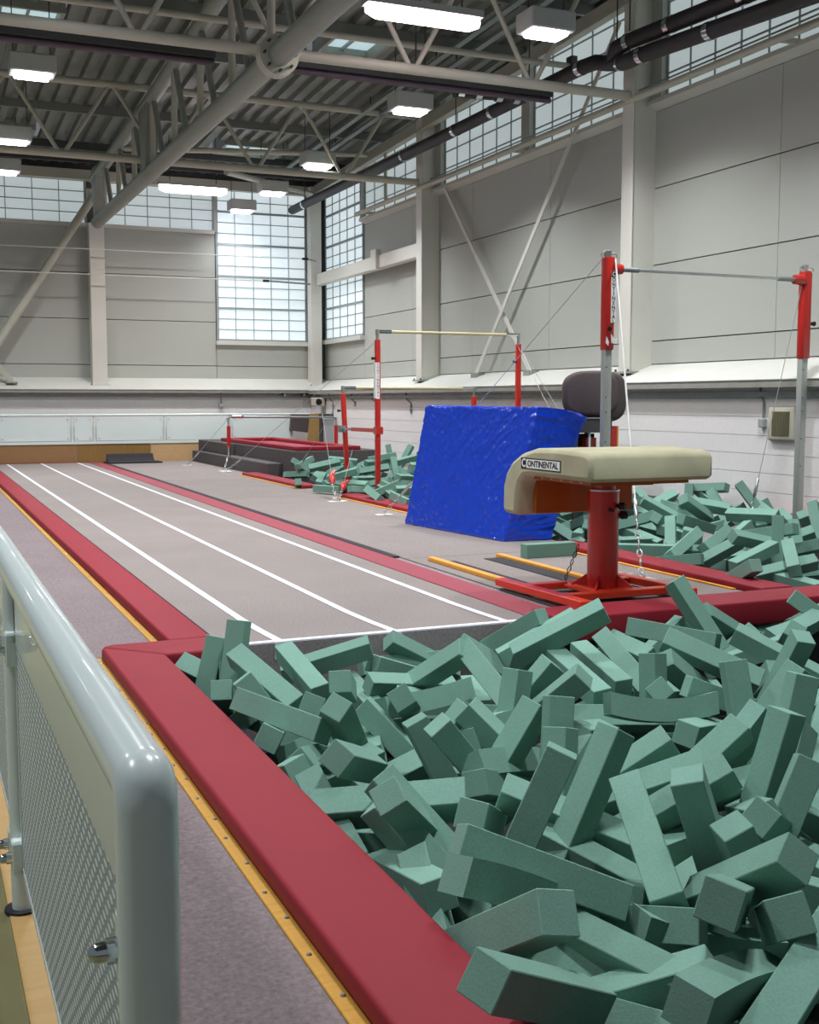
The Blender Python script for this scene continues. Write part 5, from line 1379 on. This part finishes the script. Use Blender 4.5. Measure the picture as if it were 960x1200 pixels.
f b 8.457 16.430 0.126 0.259 -0.106 -0.269 -0.922 1.000|foam block half buried in the far pit
f b 8.740 19.621 0.359 0.036 0.262 -0.093 -0.960 1.000|foam block half buried in the far pit
f b 7.195 16.151 0.310 0.991 0.004 0.121 0.065 1.000|foam block half buried in the far pit
f b 6.415 15.835 0.094 0.707 0.663 -0.242 0.038 1.000|foam block half buried in the far pit
f b 6.859 17.148 0.097 0.549 0.050 0.263 0.791 1.000|foam block half buried in the far pit
f b 8.135 16.216 0.391 0.429 0.094 -0.244 -0.865 1.000|foam block half buried in the far pit
f b 7.122 16.717 0.199 0.312 0.172 -0.538 -0.764 1.000|foam block half buried in the far pit
f b 8.886 16.025 0.249 0.852 0.505 0.137 -0.033 1.000|foam block half buried in the far pit
f b 7.868 17.180 0.291 0.565 0.037 0.133 0.814 1.000|foam block half buried in the far pit
f b 7.217 14.436 0.073 0.632 0.388 -0.521 -0.424 1.000|foam block half buried in the far pit
f b 8.431 14.157 0.225 0.998 0.064 0.012 0.018 1.000|foam block half buried in the far pit
f b 7.574 14.984 0.169 0.025 -0.092 0.563 0.821 1.000|foam block half buried in the far pit
f b 8.514 16.069 0.040 0.705 0.143 0.347 0.602 1.000|foam block half buried in the far pit
f b 6.345 17.911 0.033 0.290 0.081 -0.416 -0.858 1.000|foam block half buried in the far pit
f b 7.065 18.372 0.069 0.208 0.138 -0.575 -0.779 1.000|foam block half buried in the far pit
f b 6.181 13.603 0.171 0.719 0.431 -0.188 -0.512 1.000|foam block half buried in the far pit
f b 8.504 14.237 0.437 0.620 -0.036 -0.057 -0.781 1.000|foam block half buried in the far pit
f b 6.318 16.502 0.049 0.205 -0.033 -0.108 -0.972 1.000|foam block half buried in the far pit
f b 6.219 13.012 0.108 0.420 0.155 0.224 0.866 1.000|foam block half buried in the far pit
f b 6.670 12.905 0.100 0.325 0.255 0.482 0.773 1.000|foam block half buried in the far pit
f b 8.855 16.029 0.439 0.563 0.304 0.241 0.730 1.000|foam block half buried in the far pit
f b 7.165 18.145 0.254 0.846 0.522 -0.101 -0.034 1.000|foam block half buried in the far pit
f b 8.291 13.879 0.390 0.921 0.318 -0.130 0.184 1.000|foam block half buried in the far pit
f b 8.480 14.629 0.366 0.799 0.283 0.262 0.461 1.000|foam block half buried in the far pit
f b 7.052 16.283 0.122 0.632 0.449 -0.378 -0.506 1.000|foam block half buried in the far pit
f b 6.290 14.406 0.059 0.767 -0.007 0.031 0.641 1.000|foam block half buried in the far pit
f b 8.753 18.459 0.321 0.790 0.580 -0.154 0.126 1.000|foam block half buried in the far pit
f b 8.987 17.657 0.472 0.666 -0.067 -0.074 -0.739 1.000|foam block half buried in the far pit
f b 6.756 13.122 0.255 0.944 0.159 0.100 0.270 1.000|foam block half buried in the far pit
f b 7.280 13.736 0.101 0.904 0.316 0.094 0.271 1.000|foam block half buried in the far pit
f b 6.161 13.829 0.064 0.544 0.568 0.379 0.487 1.000|foam block half buried in the far pit
f b 7.626 16.983 0.169 0.169 0.306 0.441 0.827 1.000|foam block half buried in the far pit
f b 6.379 13.820 0.216 0.251 0.031 0.495 0.831 1.000|foam block half buried in the far pit
f b 7.959 16.914 0.220 0.197 0.233 0.493 0.815 1.000|foam block half buried in the far pit
f b 6.179 18.029 0.115 0.316 0.413 -0.499 -0.693 1.000|foam block half buried in the far pit
f b 7.851 17.556 0.327 0.032 0.017 0.561 0.827 1.000|foam block half buried in the far pit
f b 8.852 15.910 0.337 0.452 0.144 0.402 0.783 1.000|foam block half buried in the far pit
f b 6.360 17.456 0.229 0.935 0.088 -0.168 -0.299 1.000|foam block half buried in the far pit
f b 8.021 18.596 0.389 0.347 0.077 0.548 0.757 1.000|foam block half buried in the far pit
f b 8.997 14.387 0.367 0.394 -0.061 0.287 0.871 1.000|foam block half buried in the far pit
f b 7.453 13.821 0.345 0.867 0.286 -0.288 -0.288 1.000|foam block half buried in the far pit
f b 9.010 15.651 0.374 0.258 0.173 -0.309 -0.899 1.000|foam block half buried in the far pit
f b 7.740 19.433 0.294 0.975 0.178 0.003 0.131 1.000|foam block half buried in the far pit
f b 8.863 19.131 0.472 0.754 0.214 -0.184 -0.593 1.000|foam block half buried in the far pit
f b 8.202 16.410 0.271 0.072 0.095 0.244 0.962 1.000|foam block half buried in the far pit
f b 8.072 15.403 0.383 0.290 -0.089 -0.189 -0.934 1.000|foam block half buried in the far pit
f b 9.020 15.824 0.122 0.710 0.509 0.478 0.096 1.000|foam block half buried in the far pit
f b 8.779 19.097 0.382 0.704 0.653 0.262 0.096 1.000|foam block half buried in the far pit
f b 6.354 18.809 0.119 0.811 0.253 0.102 0.518 1.000|foam block half buried in the far pit
f b 6.494 13.692 0.177 0.678 0.368 -0.184 -0.609 1.000|foam block half buried in the far pit
f b 8.761 18.478 0.441 0.069 0.069 -0.525 -0.846 1.000|foam block half buried in the far pit
f b 8.701 14.098 0.440 0.043 -0.219 -0.353 -0.909 1.000|foam block half buried in the far pit
f b 6.397 19.596 0.223 0.100 0.293 0.174 0.935 1.000|foam block half buried in the far pit
f b 8.578 15.912 0.424 0.849 0.508 0.133 0.058 1.000|foam block half buried in the far pit
f b 6.471 15.771 0.046 0.739 0.224 0.026 -0.635 1.000|foam block half buried in the far pit
f b 8.402 14.943 0.198 0.630 -0.006 0.218 0.745 1.000|foam block half buried in the far pit
f b 8.975 15.805 0.447 0.747 0.415 -0.284 -0.435 1.000|foam block half buried in the far pit
f b 9.046 13.126 0.462 0.659 0.403 -0.230 -0.593 1.000|foam block half buried in the far pit
f b 8.893 13.309 0.455 0.556 0.153 0.317 0.753 1.000|foam block half buried in the far pit
f b 6.191 13.624 0.035 0.702 0.484 0.440 0.282 1.000|foam block half buried in the far pit
f b 8.935 15.111 0.456 0.629 0.090 -0.325 -0.700 1.000|foam block half buried in the far pit
f b 6.295 14.419 0.199 0.090 0.053 0.569 0.816 1.000|foam block half buried in the far pit
f b 7.845 19.443 0.385 0.712 0.692 -0.124 -0.010 1.000|foam block half buried in the far pit
f b 6.364 16.845 0.104 0.504 0.259 0.386 0.728 1.000|foam block half buried in the far pit
f b 8.351 18.452 0.390 0.973 0.174 0.114 -0.101 1.000|foam block half buried in the far pit
f b 7.164 19.658 0.326 0.168 0.183 0.574 0.780 1.000|foam block half buried in the far pit
u n 1.837 2.591 -0.359 0.151 0.027 0.018 0.988 1.000|
u n 3.800 6.079 -0.286 0.994 0.012 0.005 0.108 1.000|
u n 1.719 5.018 -0.321 0.980 0.172 -0.043 -0.093 1.000|
u n 2.872 3.792 -0.298 0.383 0.008 -0.105 -0.918 1.000|
u n 2.607 4.745 -0.313 0.663 0.165 0.077 0.726 1.000|
u n 2.829 4.833 -0.330 0.958 0.164 -0.021 0.235 1.000|
u n 3.041 3.743 -0.281 0.707 0.092 0.080 0.696 1.000|
u n 4.533 4.821 -0.281 0.979 0.116 0.087 0.141 1.000|
u n 2.366 2.499 -0.263 0.025 -0.068 0.030 0.997 1.000|
u n 2.333 2.867 -0.293 0.304 0.053 0.128 0.943 1.000|
u n 3.395 5.457 -0.355 0.959 0.140 0.036 0.245 1.000|
u n 3.284 3.419 -0.285 0.958 0.143 -0.089 -0.233 1.000|
u n 2.052 3.694 -0.310 0.944 0.038 -0.048 -0.324 1.000|
u n 2.970 4.645 -0.262 0.180 -0.013 -0.040 -0.983 1.000|
u n 2.807 3.010 -0.347 0.414 0.122 -0.141 -0.891 1.000|
u n 2.564 2.917 -0.358 0.415 0.038 -0.005 0.909 1.000|
u n 1.689 4.215 -0.274 0.150 -0.014 -0.111 -0.982 1.000|
u n 4.066 5.794 -0.295 0.146 -0.038 0.130 0.980 1.000|
u n 3.239 5.474 -0.306 0.254 0.146 -0.030 0.956 1.000|
u n 2.276 3.109 -0.337 0.336 0.034 -0.186 -0.923 1.000|
u n 4.272 4.693 -0.338 0.165 -0.078 -0.201 -0.962 1.000|
u n 2.471 5.633 -0.355 0.724 0.101 -0.122 -0.671 1.000|
u n 4.337 5.928 -0.277 0.549 0.038 0.002 -0.835 1.000|
u n 2.168 4.555 -0.288 0.057 -0.024 0.007 0.998 1.000|
u n 2.367 4.545 -0.360 0.927 0.041 -0.096 -0.360 1.000|
u n 2.539 3.268 -0.359 0.784 0.121 -0.073 -0.605 1.000|
u n 2.714 4.590 -0.332 0.250 -0.011 0.051 0.967 1.000|
u n 2.887 2.205 -0.305 0.931 0.148 -0.009 -0.333 1.000|'''
bm = bmesh.new(); bmesh.ops.create_cube(bm, size=1)
for v_ in bm.verts: v_.co = Vector((v_.co.x*.52, v_.co.y*.103, v_.co.z*.103))
bmesh.ops.bevel(bm, geom=bm.edges[:], offset=.0028, segments=1, affect='EDGES')
fm = bpy.data.meshes.new('foam_block'); bm.to_mesh(fm); bm.free(); fm.materials.append(M['foam'])
def bent(axis, sag):
    b_ = bmesh.new(); N_ = 10
    g = [[b_.verts.new((-.26+.52*i/N_, y, z)) for y, z in ((-.0515, -.0515), (.0515, -.0515), (.0515, .0515), (-.0515, .0515))] for i in range(N_+1)]
    for i in range(N_):
        for k in range(4): b_.faces.new((g[i][k], g[i][(k+1) % 4], g[i+1][(k+1) % 4], g[i+1][k]))
    b_.faces.new(g[0][::-1]); b_.faces.new(g[-1])
    bmesh.ops.recalc_face_normals(b_, faces=b_.faces)
    for v_ in b_.verts:
        k = 1-(v_.co.x/.26)**2
        v_.co[axis] += sag*(k-.4)
    m_ = bpy.data.meshes.new('foam_block'); b_.to_mesh(m_); b_.free(); m_.materials.append(M['foam'])
    return m_
BEND = {'c14': (2, .035), 'i15': (2, -.03), 'a1': (2, -.022), 'b3': (2, -.015), 'd8': (2, -.02), 'h1': (2, .01), 'a4': (2, .018), 'c11': (1, .02), 'c24': (1, .025)}
ZONE = {'n': 'foam blocks in the near pit', 'r': 'foam blocks in the right-hand pit', 'b': 'foam blocks in the far pit'}
UNDER = MB()
for ln in FOAM.strip().splitlines():
    ln, lab = ln.split('|'); w_ = ln.split(); nm = w_[0]; sg = -1 if nm.endswith('-') else 1; nm = nm.rstrip('-')
    x, y, z, qw, qx, qy, qz, s = map(float, w_[2:])
    me = fm
    if nm == 'u':
        mw = Matrix.Translation((x, y, z)) @ Quaternion((qw, qx, qy, qz)).to_matrix().to_4x4()
        UNDER.add([mw @ v_.co for v_ in fm.vertices], [tuple(p_.vertices) for p_ in fm.polygons])
        continue
    if nm in BEND:
        ax, sag = BEND[nm]; me = bent(ax, sag*(sg if ax == 2 else 1))
    o = bpy.data.objects.new('foam_block', me); COL.objects.link(o)
    o.rotation_mode = 'QUATERNION'; o.location = (x, y, z); o.rotation_quaternion = (qw, qx, qy, qz); o.scale = (s, s, s)
    tag(o, lab, 'foam block', ZONE[w_[1]])
rr = random.Random(11)
for k in range(2600):
    if k % 3: x, y, z = rr.uniform(1.5, 8.9), rr.uniform(-1.6, 5.9), rr.uniform(-.42, .02)
    else: x, y, z = rr.uniform(6.4, 8.85), rr.uniform(6.95, 12.4), rr.uniform(-.35, .0)
    e_ = Matrix.Rotation(rr.uniform(0, 6.28), 4, 'Z') @ Matrix.Rotation(rr.gauss(0, .25), 4, 'Y') @ Matrix.Rotation(rr.uniform(0, 1.57), 4, 'X')
    mw = Matrix.Translation((x, y, z)) @ e_
    if not (x > .93*y+.5 or .396*x+.918*y < 2.1): continue      # the blocks nearer the vault are built one by one above
    UNDER.add([mw @ v_.co for v_ in fm.vertices], [tuple(p_.vertices) for p_ in fm.polygons])
tag(UNDER.build('foam_blocks', M['foam']), 'green foam blocks buried deep in the pits and beyond the picture edge', 'foam blocks', None, 'stuff')
tag(MB().box(5.04, 5.56, 9.02, 9.14, .002, .125).build('foam_block', M['foam'], None, bevel=.0035, seg=1), 'single foam block lying on the carpet in front of the blue crash mat', 'foam block')
